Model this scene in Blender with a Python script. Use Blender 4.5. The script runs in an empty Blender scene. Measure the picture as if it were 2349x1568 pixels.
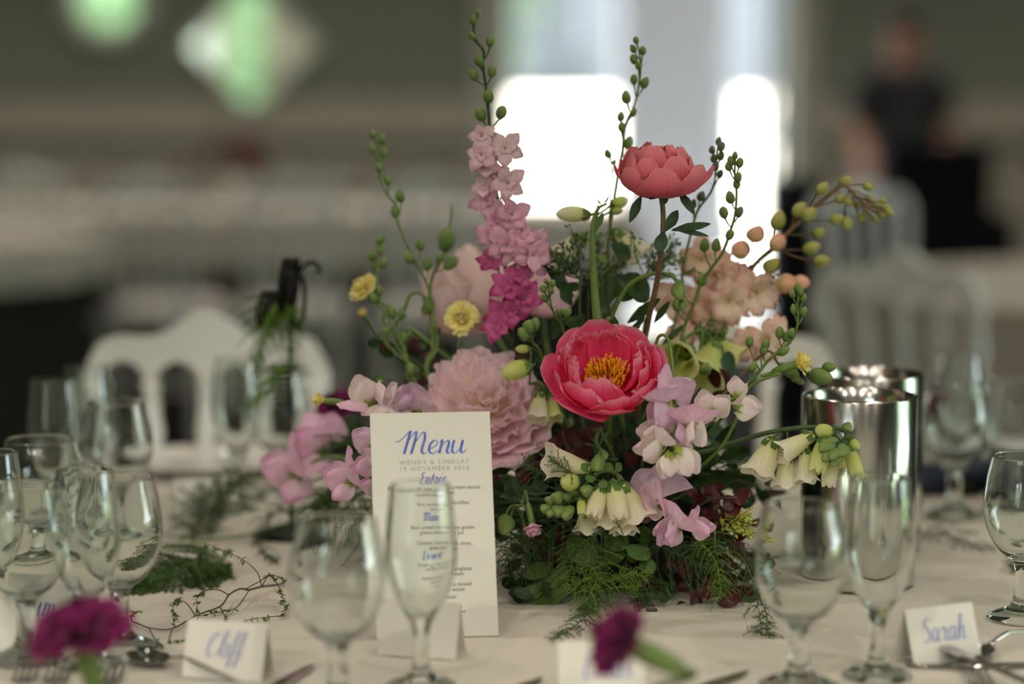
import bpy, bmesh, math, random
import numpy as np
from mathutils import Vector, Matrix, noise

rnd = random.Random(7)
SC = bpy.context.scene
COL = SC.collection
PI = math.pi
R = math.radians

# ------------------------------------------------------------------ camera, world, sun, exposure
FPX = 85.0 / 36.0 * 2349.0            # focal length in pixels
PITCH = math.atan((784 - 178) / FPX)
HC = 1.28                             # camera height; table top is at 0.75
TZ = 0.75
cam_d = bpy.data.cameras.new('camera'); cam = bpy.data.objects.new('camera', cam_d); COL.objects.link(cam)
cam.location = (0, 0, HC); cam.rotation_euler = (PI / 2 - PITCH, 0, 0)
cam_d.lens = 85; cam_d.sensor_width = 36; cam_d.sensor_fit = 'HORIZONTAL'
cam_d.clip_start = 0.05; cam_d.clip_end = 400
cam_d.dof.use_dof = True; cam_d.dof.focus_distance = 2.395; cam_d.dof.aperture_fstop = 1.6; cam_d.dof.aperture_blades = 0
SC.camera = cam

w = bpy.data.worlds.new('sky'); SC.world = w; w.use_nodes = True
bg = w.node_tree.nodes['Background']; bg.inputs[0].default_value = (0.80, 0.92, 1.0, 1); bg.inputs[1].default_value = 9.0

sun_d = bpy.data.lights.new('sun', 'SUN'); sun = bpy.data.objects.new('sun', sun_d); COL.objects.link(sun)
sun_d.energy = 30; sun_d.angle = R(0.6); sun_d.color = (1, .95, .86)
sun.rotation_euler = Vector((-0.55, 0.5, -0.8)).to_track_quat('-Z', 'Y').to_euler(); sun.location = (6, 10, 12)

SC.view_settings.view_transform = 'Standard'; SC.view_settings.look = 'None'
SC.view_settings.gamma = 1; SC.view_settings.use_curve_mapping = False
SC.view_settings.exposure = 0.36
cy = SC.cycles
cy.use_denoising = True
cy.max_bounces = 20; cy.transmission_bounces = 16; cy.glossy_bounces = 6; cy.diffuse_bounces = 4; cy.transparent_max_bounces = 16
cy.sample_clamp_indirect = 6.0; cy.sample_clamp_direct = 0; cy.blur_glossy = 0.6
cy.caustics_refractive = True; cy.caustics_reflective = False

def portal(loc, rot, sx, sy):
    l = bpy.data.lights.new('sky_portal', 'AREA'); l.shape = 'RECTANGLE'; l.size = sx; l.size_y = sy
    o = bpy.data.objects.new('sky_portal', l); COL.objects.link(o); o.location = loc; o.rotation_euler = rot
    l.cycles.is_portal = True

# ------------------------------------------------------------------ pixel -> world helpers (measuring from the photograph)
_cp, _sp = math.cos(PITCH), math.sin(PITCH)
def ray(px, py):
    u = (px - 1174.5) / FPX; v = (784 - py) / FPX
    return Vector((u, _cp + v * _sp, -_sp + v * _cp))
def P(px, py, d):                      # point whose distance in front of the camera along Y is d
    r = ray(px, py); return Vector((0, 0, HC)) + r * (d / r.y)
def T(px, py, z=TZ):                   # point on a horizontal plane
    r = ray(px, py); return Vector((0, 0, HC)) + r * ((z - HC) / r.z)
def ex(d):                             # distance for which the foot lands on the measured pixel row
    return T(1174, 178 + .53 * FPX / d).y
def S2L(c):
    c = c / 255.0
    return c / 12.92 if c <= 0.04045 else ((c + 0.055) / 1.055) ** 2.4
def rgb(r, g, b): return (S2L(r), S2L(g), S2L(b), 1)

# ------------------------------------------------------------------ materials
def newmat(name):
    m = bpy.data.materials.new(name); m.use_nodes = True
    nt = m.node_tree; nt.nodes.clear()
    return m, nt, nt.nodes.new('ShaderNodeOutputMaterial')
def mat(name, col, rough=.5, metal=0, spec=.5, noise_amt=0, noise_scale=20, bump=0, bump_scale=200, stretch=None, trans=0, coat=0):
    m, nt, out = newmat(name)
    b = nt.nodes.new('ShaderNodeBsdfPrincipled')
    b.inputs['Base Color'].default_value = col; b.inputs['Roughness'].default_value = rough
    b.inputs['Metallic'].default_value = metal; b.inputs['Specular IOR Level'].default_value = spec
    b.inputs['Coat Weight'].default_value = coat
    L = nt.links
    tc = nt.nodes.new('ShaderNodeTexCoord'); vec = tc.outputs['Object']
    if stretch:
        mp = nt.nodes.new('ShaderNodeMapping'); mp.inputs['Scale'].default_value = stretch
        L.new(vec, mp.inputs[0]); vec = mp.outputs[0]
    if noise_amt:
        n = nt.nodes.new('ShaderNodeTexNoise'); n.inputs['Scale'].default_value = noise_scale; n.inputs['Detail'].default_value = 4
        L.new(vec, n.inputs['Vector'])
        mr = nt.nodes.new('ShaderNodeMapRange'); mr.inputs[1].default_value = .25; mr.inputs[2].default_value = .75
        mr.inputs[3].default_value = 1 - noise_amt; mr.inputs[4].default_value = 1 + noise_amt
        L.new(n.outputs['Fac'], mr.inputs[0])
        mx = nt.nodes.new('ShaderNodeVectorMath'); mx.operation = 'SCALE'; mx.inputs[0].default_value = col[:3]
        L.new(mr.outputs[0], mx.inputs['Scale']); L.new(mx.outputs[0], b.inputs['Base Color'])
    if bump:
        n2 = nt.nodes.new('ShaderNodeTexNoise'); n2.inputs['Scale'].default_value = bump_scale; n2.inputs['Detail'].default_value = 3
        L.new(vec, n2.inputs['Vector'])
        bp = nt.nodes.new('ShaderNodeBump'); bp.inputs['Strength'].default_value = bump; bp.inputs['Distance'].default_value = .002
        L.new(n2.outputs['Fac'], bp.inputs['Height']); L.new(bp.outputs[0], b.inputs['Normal'])
    sh = b.outputs[0]
    if trans:
        t = nt.nodes.new('ShaderNodeBsdfTranslucent'); t.inputs[0].default_value = col
        ms = nt.nodes.new('ShaderNodeMixShader'); ms.inputs[0].default_value = trans
        L.new(sh, ms.inputs[1]); L.new(t.outputs[0], ms.inputs[2]); sh = ms.outputs[0]
    L.new(sh, out.inputs[0])
    return m
def petal_mat(name, stops, trans=.3, rough=.55, streak=.18, spots=None):
    """stops: (position along the petal, colour); streaks run along the petal."""
    m, nt, out = newmat(name); L = nt.links
    uv = nt.nodes.new('ShaderNodeUVMap'); sep = nt.nodes.new('ShaderNodeSeparateXYZ'); L.new(uv.outputs[0], sep.inputs[0])
    rp = nt.nodes.new('ShaderNodeValToRGB'); el = rp.color_ramp.elements
    while len(el) < len(stops): el.new(.5)
    for e, (p, c) in zip(el, stops): e.position = p; e.color = c
    L.new(sep.outputs[1], rp.inputs[0])
    mp = nt.nodes.new('ShaderNodeMapping'); mp.inputs['Scale'].default_value = (26, 2.2, 1); L.new(uv.outputs[0], mp.inputs[0])
    n = nt.nodes.new('ShaderNodeTexNoise'); n.inputs['Scale'].default_value = 1.0; n.inputs['Detail'].default_value = 3; L.new(mp.outputs[0], n.inputs['Vector'])
    mr = nt.nodes.new('ShaderNodeMapRange'); mr.inputs[1].default_value = .3; mr.inputs[2].default_value = .7
    mr.inputs[3].default_value = 1 - streak; mr.inputs[4].default_value = 1 + streak; L.new(n.outputs['Fac'], mr.inputs[0])
    sc = nt.nodes.new('ShaderNodeVectorMath'); sc.operation = 'SCALE'; L.new(rp.outputs[0], sc.inputs[0]); L.new(mr.outputs[0], sc.inputs['Scale'])
    colr = sc.outputs[0]
    if spots:
        v = nt.nodes.new('ShaderNodeTexVoronoi'); v.inputs['Scale'].default_value = 1
        mp2 = nt.nodes.new('ShaderNodeMapping'); mp2.inputs['Scale'].default_value = (46, 20, 1); L.new(uv.outputs[0], mp2.inputs[0]); L.new(mp2.outputs[0], v.inputs['Vector'])
        lt = nt.nodes.new('ShaderNodeMath'); lt.operation = 'LESS_THAN'; lt.inputs[1].default_value = .3; L.new(v.outputs['Distance'], lt.inputs[0])
        # only on the lower lip of the throat: u near .5, v .62-.95
        a = nt.nodes.new('ShaderNodeMath'); a.operation = 'COMPARE'; a.inputs[1].default_value = .5; a.inputs[2].default_value = .12; L.new(sep.outputs[0], a.inputs[0])
        b_ = nt.nodes.new('ShaderNodeMath'); b_.operation = 'COMPARE'; b_.inputs[1].default_value = .80; b_.inputs[2].default_value = .12; L.new(sep.outputs[1], b_.inputs[0])
        m1 = nt.nodes.new('ShaderNodeMath'); m1.operation = 'MULTIPLY'; L.new(a.outputs[0], m1.inputs[0]); L.new(b_.outputs[0], m1.inputs[1])
        m2 = nt.nodes.new('ShaderNodeMath'); m2.operation = 'MULTIPLY'; L.new(m1.outputs[0], m2.inputs[0]); L.new(lt.outputs[0], m2.inputs[1])
        mix = nt.nodes.new('ShaderNodeMix'); mix.data_type = 'RGBA'; L.new(m2.outputs[0], mix.inputs[0]); L.new(colr, mix.inputs[6]); mix.inputs[7].default_value = spots
        colr = mix.outputs[2]
    b = nt.nodes.new('ShaderNodeBsdfPrincipled'); b.inputs['Roughness'].default_value = rough; b.inputs['Specular IOR Level'].default_value = .25
    b.inputs['Sheen Weight'].default_value = .1
    L.new(colr, b.inputs['Base Color'])
    bp = nt.nodes.new('ShaderNodeBump'); bp.inputs['Strength'].default_value = .25; bp.inputs['Distance'].default_value = .0008
    L.new(n.outputs['Fac'], bp.inputs['Height']); L.new(bp.outputs[0], b.inputs['Normal'])
    t = nt.nodes.new('ShaderNodeBsdfTranslucent'); L.new(colr, t.inputs[0])
    ms = nt.nodes.new('ShaderNodeMixShader'); ms.inputs[0].default_value = trans
    L.new(b.outputs[0], ms.inputs[1]); L.new(t.outputs[0], ms.inputs[2]); L.new(ms.outputs[0], out.inputs[0])
    return m
def leaf_mat(name, col, vein, trans=.22, rough=.42):
    return petal_mat(name, [(0, col), (.5, vein), (1, col)], trans, rough, .22)
def glass_mat(name, ior=1.48):
    m, nt, out = newmat(name)
    g = nt.nodes.new('ShaderNodeBsdfGlass'); g.inputs['IOR'].default_value = ior; g.inputs['Roughness'].default_value = 0.0
    g.inputs['Color'].default_value = (.97, .985, .975, 1)
    nt.links.new(g.outputs[0], out.inputs[0]); return m
def emit_mat(name, col, st):
    m, nt, out = newmat(name); e = nt.nodes.new('ShaderNodeEmission'); e.inputs[0].default_value = col; e.inputs[1].default_value = st
    nt.links.new(e.outputs[0], out.inputs[0]); return m

M = {}
M['coral'] = petal_mat('coral_open_petal', [(0, rgb(238, 40, 104)), (.45, rgb(246, 66, 128)), (.8, rgb(250, 104, 152)), (1, rgb(252, 170, 190))], .46, .5, .09)
M['salmon'] = petal_mat('salmon_petal', [(0, rgb(208, 62, 90)), (.5, rgb(222, 92, 116)), (1, rgb(238, 142, 150))], .25, .5, .1)
M['blush'] = petal_mat('blush_petal', [(0, rgb(254, 240, 206)), (.35, rgb(254, 240, 230)), (.8, rgb(254, 237, 240)), (1, rgb(252, 226, 236))], .48, .6, .1)
M['blush_outer'] = petal_mat('blush_outer_petal', [(0, rgb(248, 208, 226)), (.5, rgb(252, 222, 234)), (1, rgb(254, 234, 240))], .46, .6, .14)
M['pale_peony'] = petal_mat('pale_salmon_petal', [(0, rgb(238, 180, 186)), (.5, rgb(248, 216, 216)), (1, rgb(252, 232, 228))], .34, .6, .1)
M['stamen'] = mat('stamen_yellow', rgb(232, 160, 18), .6, noise_amt=.2, noise_scale=300, trans=.2)
M['carpel'] = mat('carpel', rgb(200, 90, 90), .6)
M['lark_pale'] = petal_mat('larkspur_pale', [(0, rgb(232, 214, 200)), (.4, rgb(240, 214, 220)), (1, rgb(232, 188, 204))], .36, .6)
M['lark_mid'] = petal_mat('larkspur_pink', [(0, rgb(238, 214, 218)), (.4, rgb(236, 190, 210)), (1, rgb(224, 158, 190))], .36, .6)
M['lark_deep'] = petal_mat('larkspur_deep_pink', [(0, rgb(230, 170, 196)), (.4, rgb(214, 110, 164)), (1, rgb(196, 70, 136))], .36, .6)
M['peach'] = petal_mat('peach_petal', [(0, rgb(250, 220, 160)), (.4, rgb(254, 238, 222)), (.8, rgb(254, 226, 212)), (1, rgb(250, 194, 184))], .4, .6)
M['peach_bud'] = petal_mat('peach_bud', [(0, rgb(176, 170, 92)), (.45, rgb(236, 196, 150)), (.75, rgb(238, 170, 150)), (1, rgb(204, 112, 96))], .15, .55)
M['lime_bud'] = petal_mat('lime_bud', [(0, rgb(130, 138, 62)), (.5, rgb(176, 180, 98)), (1, rgb(190, 160, 96))], .15, .5)
M['green_bud'] = petal_mat('green_bud', [(0, rgb(80, 108, 52)), (.6, rgb(116, 142, 74)), (1, rgb(140, 150, 90))], .12, .5)
M['violet_bud'] = petal_mat('violet_tip_bud', [(0, rgb(80, 108, 52)), (.6, rgb(110, 120, 90)), (1, rgb(120, 90, 150))], .12, .5)
M['yellow'] = petal_mat('yellow_carnation', [(0, rgb(248, 220, 90)), (.5, rgb(248, 230, 120)), (1, rgb(244, 236, 170))], .35, .6)
M['foxglove'] = petal_mat('cream_foxglove', [(0, rgb(214, 222, 110)), (.3, rgb(236, 236, 170)), (.7, rgb(244, 240, 212)), (1, rgb(246, 240, 222))], .45, .55, .06, spots=rgb(120, 90, 36))
M['fox_green'] = petal_mat('green_white_foxglove', [(0, rgb(170, 190, 80)), (.5, rgb(214, 222, 130)), (1, rgb(236, 236, 176))], .45, .55, .06)
M['sweet_lilac'] = petal_mat('lilac_sweet_pea', [(0, rgb(244, 232, 222)), (.4, rgb(236, 210, 228)), (1, rgb(222, 186, 216))], .42, .6, .12)
M['sweet_pink'] = petal_mat('pink_sweet_pea', [(0, rgb(250, 238, 236)), (.4, rgb(246, 218, 234)), (1, rgb(240, 188, 220))], .42, .6, .12)
M['sweet_white'] = petal_mat('white_sweet_pea', [(0, rgb(240, 238, 190)), (.3, rgb(246, 236, 228)), (1, rgb(242, 220, 226))], .42, .6, .08)
M['magenta'] = petal_mat('magenta_carnation', [(0, rgb(46, 4, 30)), (.5, rgb(92, 10, 60)), (1, rgb(126, 22, 88))], .2, .65, .3)
M['stem'] = mat('stem_green', rgb(104, 128, 60), .5, noise_amt=.2, noise_scale=120, trans=.1)
M['stem_dark'] = mat('stem_dark_green', rgb(62, 86, 40), .5, noise_amt=.2, noise_scale=120)
M['stem_brown'] = mat('stem_brown', rgb(112, 86, 56), .55, noise_amt=.25, noise_scale=120)
M['twig'] = mat('dark_twig', rgb(72, 60, 54), .6, noise_amt=.2, noise_scale=150)
M['calyx'] = mat('calyx_green', rgb(150, 176, 70), .5, noise_amt=.15, noise_scale=200, trans=.25)
M['leaf'] = leaf_mat('dark_leaf', rgb(36, 60, 22), rgb(46, 74, 28))
M['leaf_mid'] = leaf_mat('mid_leaf', rgb(74, 106, 44), rgb(92, 124, 58))
M['leaf_blue'] = leaf_mat('bluish_leaf', rgb(56, 82, 58), rgb(66, 92, 64))
M['burgundy'] = leaf_mat('burgundy_leaf', rgb(70, 26, 32), rgb(82, 34, 38), .15, .3)
M['fern'] = mat('fern_green', rgb(124, 166, 58), .5, noise_amt=.3, noise_scale=18, trans=.3)
M['fern_dark'] = mat('fern_dark_green', rgb(72, 104, 44), .5, noise_amt=.3, noise_scale=18, trans=.3)
M['fern_dry'] = mat('fern_grey_green', rgb(74, 94, 50), .55, noise_amt=.3, noise_scale=18, trans=.25)
M['lime_seed'] = mat('lime_seed', rgb(186, 190, 84), .5, noise_amt=.2, noise_scale=120, trans=.1)
M['foam'] = mat('floral_foam', rgb(18, 26, 12), .95, noise_amt=.4, noise_scale=90, bump=.6, bump_scale=300)
M['bowl'] = mat('black_bowl', rgb(22, 22, 24), .35)
M['glass'] = glass_mat('clear_glass')
M['steel'] = mat('brushed_steel', (.62, .60, .57, 1), .16, 1, noise_amt=.05, noise_scale=6, stretch=(60, 60, .6))
M['cutlery'] = mat('polished_steel', (.55, .53, .5, 1), .1, 1)
M['iron'] = mat('black_iron', rgb(30, 28, 28), .45, .6)
M['card'] = mat('white_card', rgb(226, 224, 214), .75, noise_amt=.015, noise_scale=400, trans=.06)
M['ink_blue'] = mat('blue_brush_ink', rgb(92, 112, 200), .7, noise_amt=.45, noise_scale=160)
M['ink_grey'] = mat('pale_grey_ink', rgb(160, 160, 160), .8)
M['ink_dark'] = mat('grey_ink', rgb(96, 94, 100), .8)
M['cloth'] = mat('white_tablecloth', rgb(204, 198, 184), .8, noise_amt=.02, noise_scale=30, bump=.8, bump_scale=7, stretch=(1, 2.6, 1))
M['chair'] = mat('white_painted_wood', rgb(228, 228, 222), .38)
M['cushion'] = mat('white_cushion', rgb(220, 216, 208), .8, bump=.1, bump_scale=60)
M['wall'] = mat('grey_wall_paint', rgb(118, 122, 110), .8, noise_amt=.03, noise_scale=3)
M['dado'] = mat('dado_panel_paint', rgb(164, 158, 142), .7, noise_amt=.03, noise_scale=3)
M['trim'] = mat('trim_paint', rgb(176, 176, 160), .5)
M['ceil'] = mat('ceiling_paint', rgb(196, 190, 178), .85)
M['floor'] = mat('dark_carpet', rgb(29, 26, 23), .95, 0, .08, noise_amt=.2, noise_scale=60, bump=.4, bump_scale=500)
M['mirror'] = mat('mirror_glass', (.9, .92, .9, 1), .02, 1)
M['frame'] = mat('silver_frame', rgb(190, 192, 180), .4, .2)
M['pane'] = glass_mat('window_glass', 1.02)
M['paving'] = mat('pale_paving', rgb(220, 212, 200), .85, noise_amt=.08, noise_scale=5)
M['grass'] = mat('lawn', rgb(86, 116, 52), .9, noise_amt=.3, noise_scale=9)
M['post'] = mat('veranda_post_paint', rgb(166, 164, 172), .6)
M['tree'] = mat('tree_leaf', rgb(54, 70, 48), .6, noise_amt=.4, noise_scale=2, trans=.3)
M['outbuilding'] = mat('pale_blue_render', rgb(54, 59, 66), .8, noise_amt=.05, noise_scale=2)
M['tree_light'] = mat('pale_leaf', rgb(150, 176, 136), .6, noise_amt=.3, noise_scale=2, trans=.3)
M['bark'] = mat('bark', rgb(86, 76, 68), .9, noise_amt=.3, noise_scale=12)
M['window_frame'] = mat('slate_window_frame', rgb(84, 92, 100), .6)
M['pane_dark'] = mat('dark_window_pane', rgb(34, 40, 48), .5)
M['black'] = mat('black_cloth', rgb(22, 22, 23), .9, 0, .1)
M['drop_or_shade'] = mat('under_table_shade', rgb(58, 58, 50), .9, 0, .1)  # tone of the shade below the far tables
M['tshirt'] = mat('black_tshirt', rgb(30, 30, 33), .85)
M['apron'] = mat('charcoal_apron', rgb(52, 52, 53), .85)
M['skin'] = mat('skin', rgb(196, 138, 112), .55)
M['hair'] = mat('dark_hair', rgb(46, 36, 30), .7)
M['eye'] = mat('eye', rgb(40, 34, 32), .3)
M['navy'] = mat('navy_napkin', rgb(44, 52, 70), .85, bump=.2, bump_scale=80)
M['white_linen'] = mat('white_napkin', rgb(226, 222, 214), .85, bump=.2, bump_scale=80)
M['china'] = mat('white_china', rgb(232, 228, 220), .2)
M['brown_flower'] = petal_mat('brown_flower', [(0, rgb(50, 24, 20)), (.5, rgb(96, 48, 36)), (1, rgb(130, 70, 56))], .2, .7)
M['lamp'] = emit_mat('lamp_glow', (1, .86, .72, 1), 26)
M['sheer'] = mat('sheer_curtain', rgb(236, 240, 236), .9, trans=.6)

# ------------------------------------------------------------------ mesh builder
class MB:
    def __init__(s): s.v = []; s.f = []; s.m = []; s.uv = []
    def add(s, vs, fs, mi=0, uvs=None, X=None):
        o = len(s.v)
        if X is not None: vs = [X @ Vector(p) for p in vs]
        s.v.extend(tuple(p) for p in vs); s.uv.extend(uvs if uvs else [(.5, .5)] * len(vs))
        s.f.extend(tuple(i + o for i in f) for f in fs); s.m.extend([mi] * len(fs))
    def grid(s, fn, nu, nv, mi=0, closed=False, X=None):
        vs, uvs, fs = [], [], []
        for j in range(nv + 1):
            for i in range(nu + 1):
                a, b = i / nu, j / nv
                vs.append(fn(a, b)); uvs.append((a, b))
        for j in range(nv):
            for i in range(nu):
                k = j * (nu + 1) + i
                fs.append((k, k + 1, k + nu + 2, k + nu + 1))
        s.add(vs, fs, mi, uvs, X)
    def tube(s, pts, rad, n=6, mi=0, caps=True, X=None, flat=None):
        pts = [Vector(p) for p in pts]; N = len(pts)
        if not hasattr(rad, '__len__'): rad = [rad] * N
        vs, uvs, fs = [], [], []
        t0 = (pts[1] - pts[0]).normalized()
        a = t0.orthogonal().normalized(); 
        for i, p in enumerate(pts):
            t = (pts[min(i + 1, N - 1)] - pts[max(i - 1, 0)])
            if t.length < 1e-9: t = t0
            t = t.normalized()
            a = (a - t * a.dot(t))
            a = a.normalized() if a.length > 1e-6 else t.orthogonal().normalized()
            b = t.cross(a)
            for k in range(n):
                an = 2 * PI * k / n
                vs.append(p + (a * math.cos(an) + b * math.sin(an)) * rad[i]); uvs.append((k / n, i / max(1, N - 1)))
        for i in range(N - 1):
            for k in range(n):
                fs.append((i * n + k, i * n + (k + 1) % n, (i + 1) * n + (k + 1) % n, (i + 1) * n + k))
        if caps:
            fs.append(tuple(range(n))[::-1]); fs.append(tuple((N - 1) * n + k for k in range(n)))
        s.add(vs, fs, mi, uvs, X)
    def lathe(s, prof, n=24, mi=0, X=None, mod=None):
        vs, uvs, fs = [], [], []; N = len(prof)
        for i, (r, z) in enumerate(prof):
            for k in range(n):
                an = 2 * PI * k / n; rr, zz = (r, z) if mod is None else mod(r, z, an, i / (N - 1))
                vs.append((rr * math.cos(an), rr * math.sin(an), zz)); uvs.append((k / n, i / (N - 1)))
        for i in range(N - 1):
            for k in range(n):
                fs.append((i * n + k, i * n + (k + 1) % n, (i + 1) * n + (k + 1) % n, (i + 1) * n + k))
        s.add(vs, fs, mi, uvs, X)
    def ball(s, c, r, n=8, m=6, mi=0, X=None, sq=(1, 1, 1)):
        c = Vector(c); prof = [(r * math.sin(PI * i / m) + 1e-5, -r * math.cos(PI * i / m)) for i in range(m + 1)]
        Y = Matrix.Translation(c) @ Matrix.Diagonal((sq[0], sq[1], sq[2], 1))
        s.lathe(prof, n, mi, (X @ Y) if X is not None else Y)
    def box(s, c, d, mi=0, X=None):
        x, y, z = c; a, b, h = d[0] / 2, d[1] / 2, d[2] / 2
        vs = [(x + i * a, y + j * b, z + k * h) for k in (-1, 1) for j in (-1, 1) for i in (-1, 1)]
        s.add(vs, [(0, 2, 3, 1), (4, 5, 7, 6), (0, 1, 5, 4), (2, 6, 7, 3), (0, 4, 6, 2), (1, 3, 7, 5)], mi, None, X)
    def mesh(s, name, mats, smooth=True):
        me = bpy.data.meshes.new(name); me.from_pydata(s.v, [], s.f)
        for m in mats: me.materials.append(m)
        if len(mats) > 1: me.polygons.foreach_set('material_index', s.m)
        ul = me.uv_layers.new(name='UVMap')
        li = np.empty(len(me.loops), np.int32); me.loops.foreach_get('vertex_index', li)
        ul.data.foreach_set('uv', np.array(s.uv, np.float32)[li].ravel())
        if smooth: me.polygons.foreach_set('use_smooth', [True] * len(me.polygons))
        me.update(); return me

WM = {}
def link(name, data, Xw, parent=None, label=None, cat=None, group=None, kind=None):
    o = bpy.data.objects.new(name, data); COL.objects.link(o)
    if parent is not None:
        o.parent = parent; o.matrix_basis = WM[parent].inverted() @ Xw
    else: o.matrix_basis = Xw
    WM[o] = Xw.copy()
    if label: o['label'] = label
    if cat: o['category'] = cat
    if group: o['group'] = group
    if kind: o['kind'] = kind
    return o
I4 = Matrix.Identity(4)
def thing(name, label, cat, loc=(0, 0, 0), rz=0, group=None, sc=1):
    return link(name, None, Matrix.Translation(loc) @ Matrix.Rotation(rz, 4, 'Z') @ Matrix.Scale(sc, 4), None, label, cat, group)
def part(parent, name, me, Xw=None, kind=None, label=None):
    return link(name, me, WM[parent] if Xw is None else Xw, parent, label, kind=kind)
def top(name, me, Xw, label, cat, group=None, kind=None): return link(name, me, Xw, None, label, cat, group, kind)
def struct(name, me, Xw=I4, parent=None): return link(name, me, Xw, parent, kind=None if parent else 'structure')
def frame(o, zdir, xhint=(0, 0, 1), sc=(1, 1, 1)):
    z = Vector(zdir).normalized(); x = Vector(xhint); x = x - z * x.dot(z)
    if x.length < 1e-5: x = z.orthogonal()
    x.normalize(); y = z.cross(x)
    m = Matrix(((x.x, y.x, z.x, o[0]), (x.y, y.y, z.y, o[1]), (x.z, y.z, z.z, o[2]), (0, 0, 0, 1)))
    return m @ Matrix.Diagonal((sc[0], sc[1], sc[2], 1))
def cat_rom(pts, n=8):
    pts = [Vector(p) for p in pts]; out = []
    for i in range(len(pts) - 1):
        p0 = pts[i - 1] if i else pts[0] * 2 - pts[1]; p1 = pts[i]; p2 = pts[i + 1]
        p3 = pts[i + 2] if i + 2 < len(pts) else p2 * 2 - p1
        for k in range(n):
            t = k / n
            out.append(.5 * ((2 * p1) + (p2 - p0) * t + (2 * p0 - 5 * p1 + 4 * p2 - p3) * t * t + (3 * p1 - p0 - 3 * p2 + p3) * t ** 3))
    out.append(pts[-1]); return out
def lerp_tab(tab, t):
    for (a, va), (b, vb) in zip(tab, tab[1:]):
        if t <= b: return va + (vb - va) * (t - a) / max(1e-9, b - a)
    return tab[-1][1]
def rlin(vals, n):
    return [vals[0] + (vals[1] - vals[0]) * i / (n - 1) for i in range(n)]

# ------------------------------------------------------------------ room shell
X0, X1, Y0, Y1, ZC = -6.0, 6.0, -5.0, 12.0, 3.6
def wall_with_holes(name, axis, c, a0, a1, holes, thick, sign):
    """vertical wall at coordinate c; holes = (a_lo, a_hi, z_lo, z_hi)"""
    mb = MB(); cuts = sorted(set([a0, a1] + [h[0] for h in holes] + [h[1] for h in holes]))
    for p, q in zip(cuts, cuts[1:]):
        hs = [h for h in holes if h[0] <= p and h[1] >= q]
        segs = [(0, ZC)] if not hs else [(0, hs[0][2]), (hs[0][3], ZC)]
        for z0, z1 in segs:
            if z1 - z0 < 1e-4: continue
            if axis == 'y': mb.box(((p + q) / 2, c + sign * thick / 2, (z0 + z1) / 2), (q - p, thick, z1 - z0))
            else: mb.box((c + sign * thick / 2, (p + q) / 2, (z0 + z1) / 2), (thick, q - p, z1 - z0))
    return struct(name, mb.mesh(name, [M['wall']], False))
DX0, DX1 = (1152 - 1174.5) * 12 / FPX, (1806 - 1174.5) * 12 / FPX   # door opening at the far wall
DZ = 2.5
mb = MB(); mb.box((0, 3.5, -.05), (12.6, 17.6, .1)); struct('floor', mb.mesh('floor', [M['floor']], False))
mb = MB(); mb.box((0, 3.5, ZC + .05), (12.6, 17.6, .1)); struct('ceiling', mb.mesh('ceiling', [M['ceil']], False))
wall_with_holes('wall_back', 'y', Y1, X0, X1, [(DX0, DX1, 0, DZ)], .2, 1)
BW = [(-5.7, -3.6, .3, 2.9), (-3.46, -2.9, .05, 2.9)]
wall_with_holes('wall_front', 'y', Y0, X0, X1, BW, .2, -1)
wall_with_holes('wall_left', 'x', X0, Y0, Y1, [], .2, -1)
RW = [(.8, 4.1, .5, 2.8)]
wall_with_holes('wall_right', 'x', X1, Y0, Y1, RW, .2, 1)
# dado panelling on the far wall: rail, lower boards
for i, (a, b) in enumerate(((X0, DX0 - .12), (DX1 + .12, X1))):
    mb = MB(); mb.box(((a + b) / 2, Y1 - .012, 1.08), (b - a, .024, .17)); struct('trim_%d' % (i + 1), mb.mesh('trim', [M['dado']], False))
    mb = MB(); mb.box(((a + b) / 2, Y1 - .03, .985), (b - a, .06, .03)); struct('trim_%d' % (i + 3), mb.mesh('trim', [M['wall']], False))
    mb = MB(); mb.box(((a + b) / 2, Y1 - .01, .5), (b - a, .02, .93))
    pn = struct('trim_%d' % (i + 5), mb.mesh('trim', [M['dado']], False))
    n = int((b - a) / .9)
    for k in range(n):
        cx_ = a + (k + .5) * (b - a) / n; w_ = (b - a) / n - .16
        mb = MB()
        for (dx, dz, sx, sz) in ((0, .33, w_, .03), (0, -.33, w_, .03), (-w_ / 2, 0, .03, .69), (w_ / 2, 0, .03, .69)):
            mb.box((cx_ + dx, Y1 - .03, .52 + dz), (sx, .022, sz))
        struct('panel_moulding', mb.mesh('panel_moulding', [M['dado']], False), I4, pn)
    mb = MB(); mb.box(((a + b) / 2, Y1 - .02, .07), (b - a, .04, .14)); struct('baseboard_%s' % ('left' if i == 0 else 'right'), mb.mesh('baseboard', [M['trim']], False))
# door architrave and folded-back glazed door
mb = MB()
mb.box((DX0 - .06, Y1 - .02, DZ / 2), (.12, .06, DZ)); mb.box((DX1 + .06, Y1 - .02, DZ / 2), (.12, .06, DZ)); mb.box(((DX0 + DX1) / 2, Y1 - .02, DZ + .06), (DX1 - DX0 + .24, .06, .12))
d1 = struct('door_1', mb.mesh('door_1', [M['trim']], False))
for nm, cx_ in (('door_leaf', DX0 + .02), ('door_leaf', DX1 - .02)):
    mb = MB()
    for yy in (Y1 + .22, Y1 + .86): mb.box((cx_, yy, DZ / 2), (.045, .09, DZ - .02))
    for zz in (.12, 1.0, DZ - .08): mb.box((cx_, Y1 + .54, zz), (.045, .64, .12))
    lf = struct(nm, mb.mesh(nm, [M['post']], False), I4, d1)
    mb = MB(); mb.box((cx_, Y1 + .54, 1.3), (.008, .56, 2.2)); struct('glass_pane', mb.mesh('glass_pane', [M['pane']], False), I4, lf)
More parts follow.
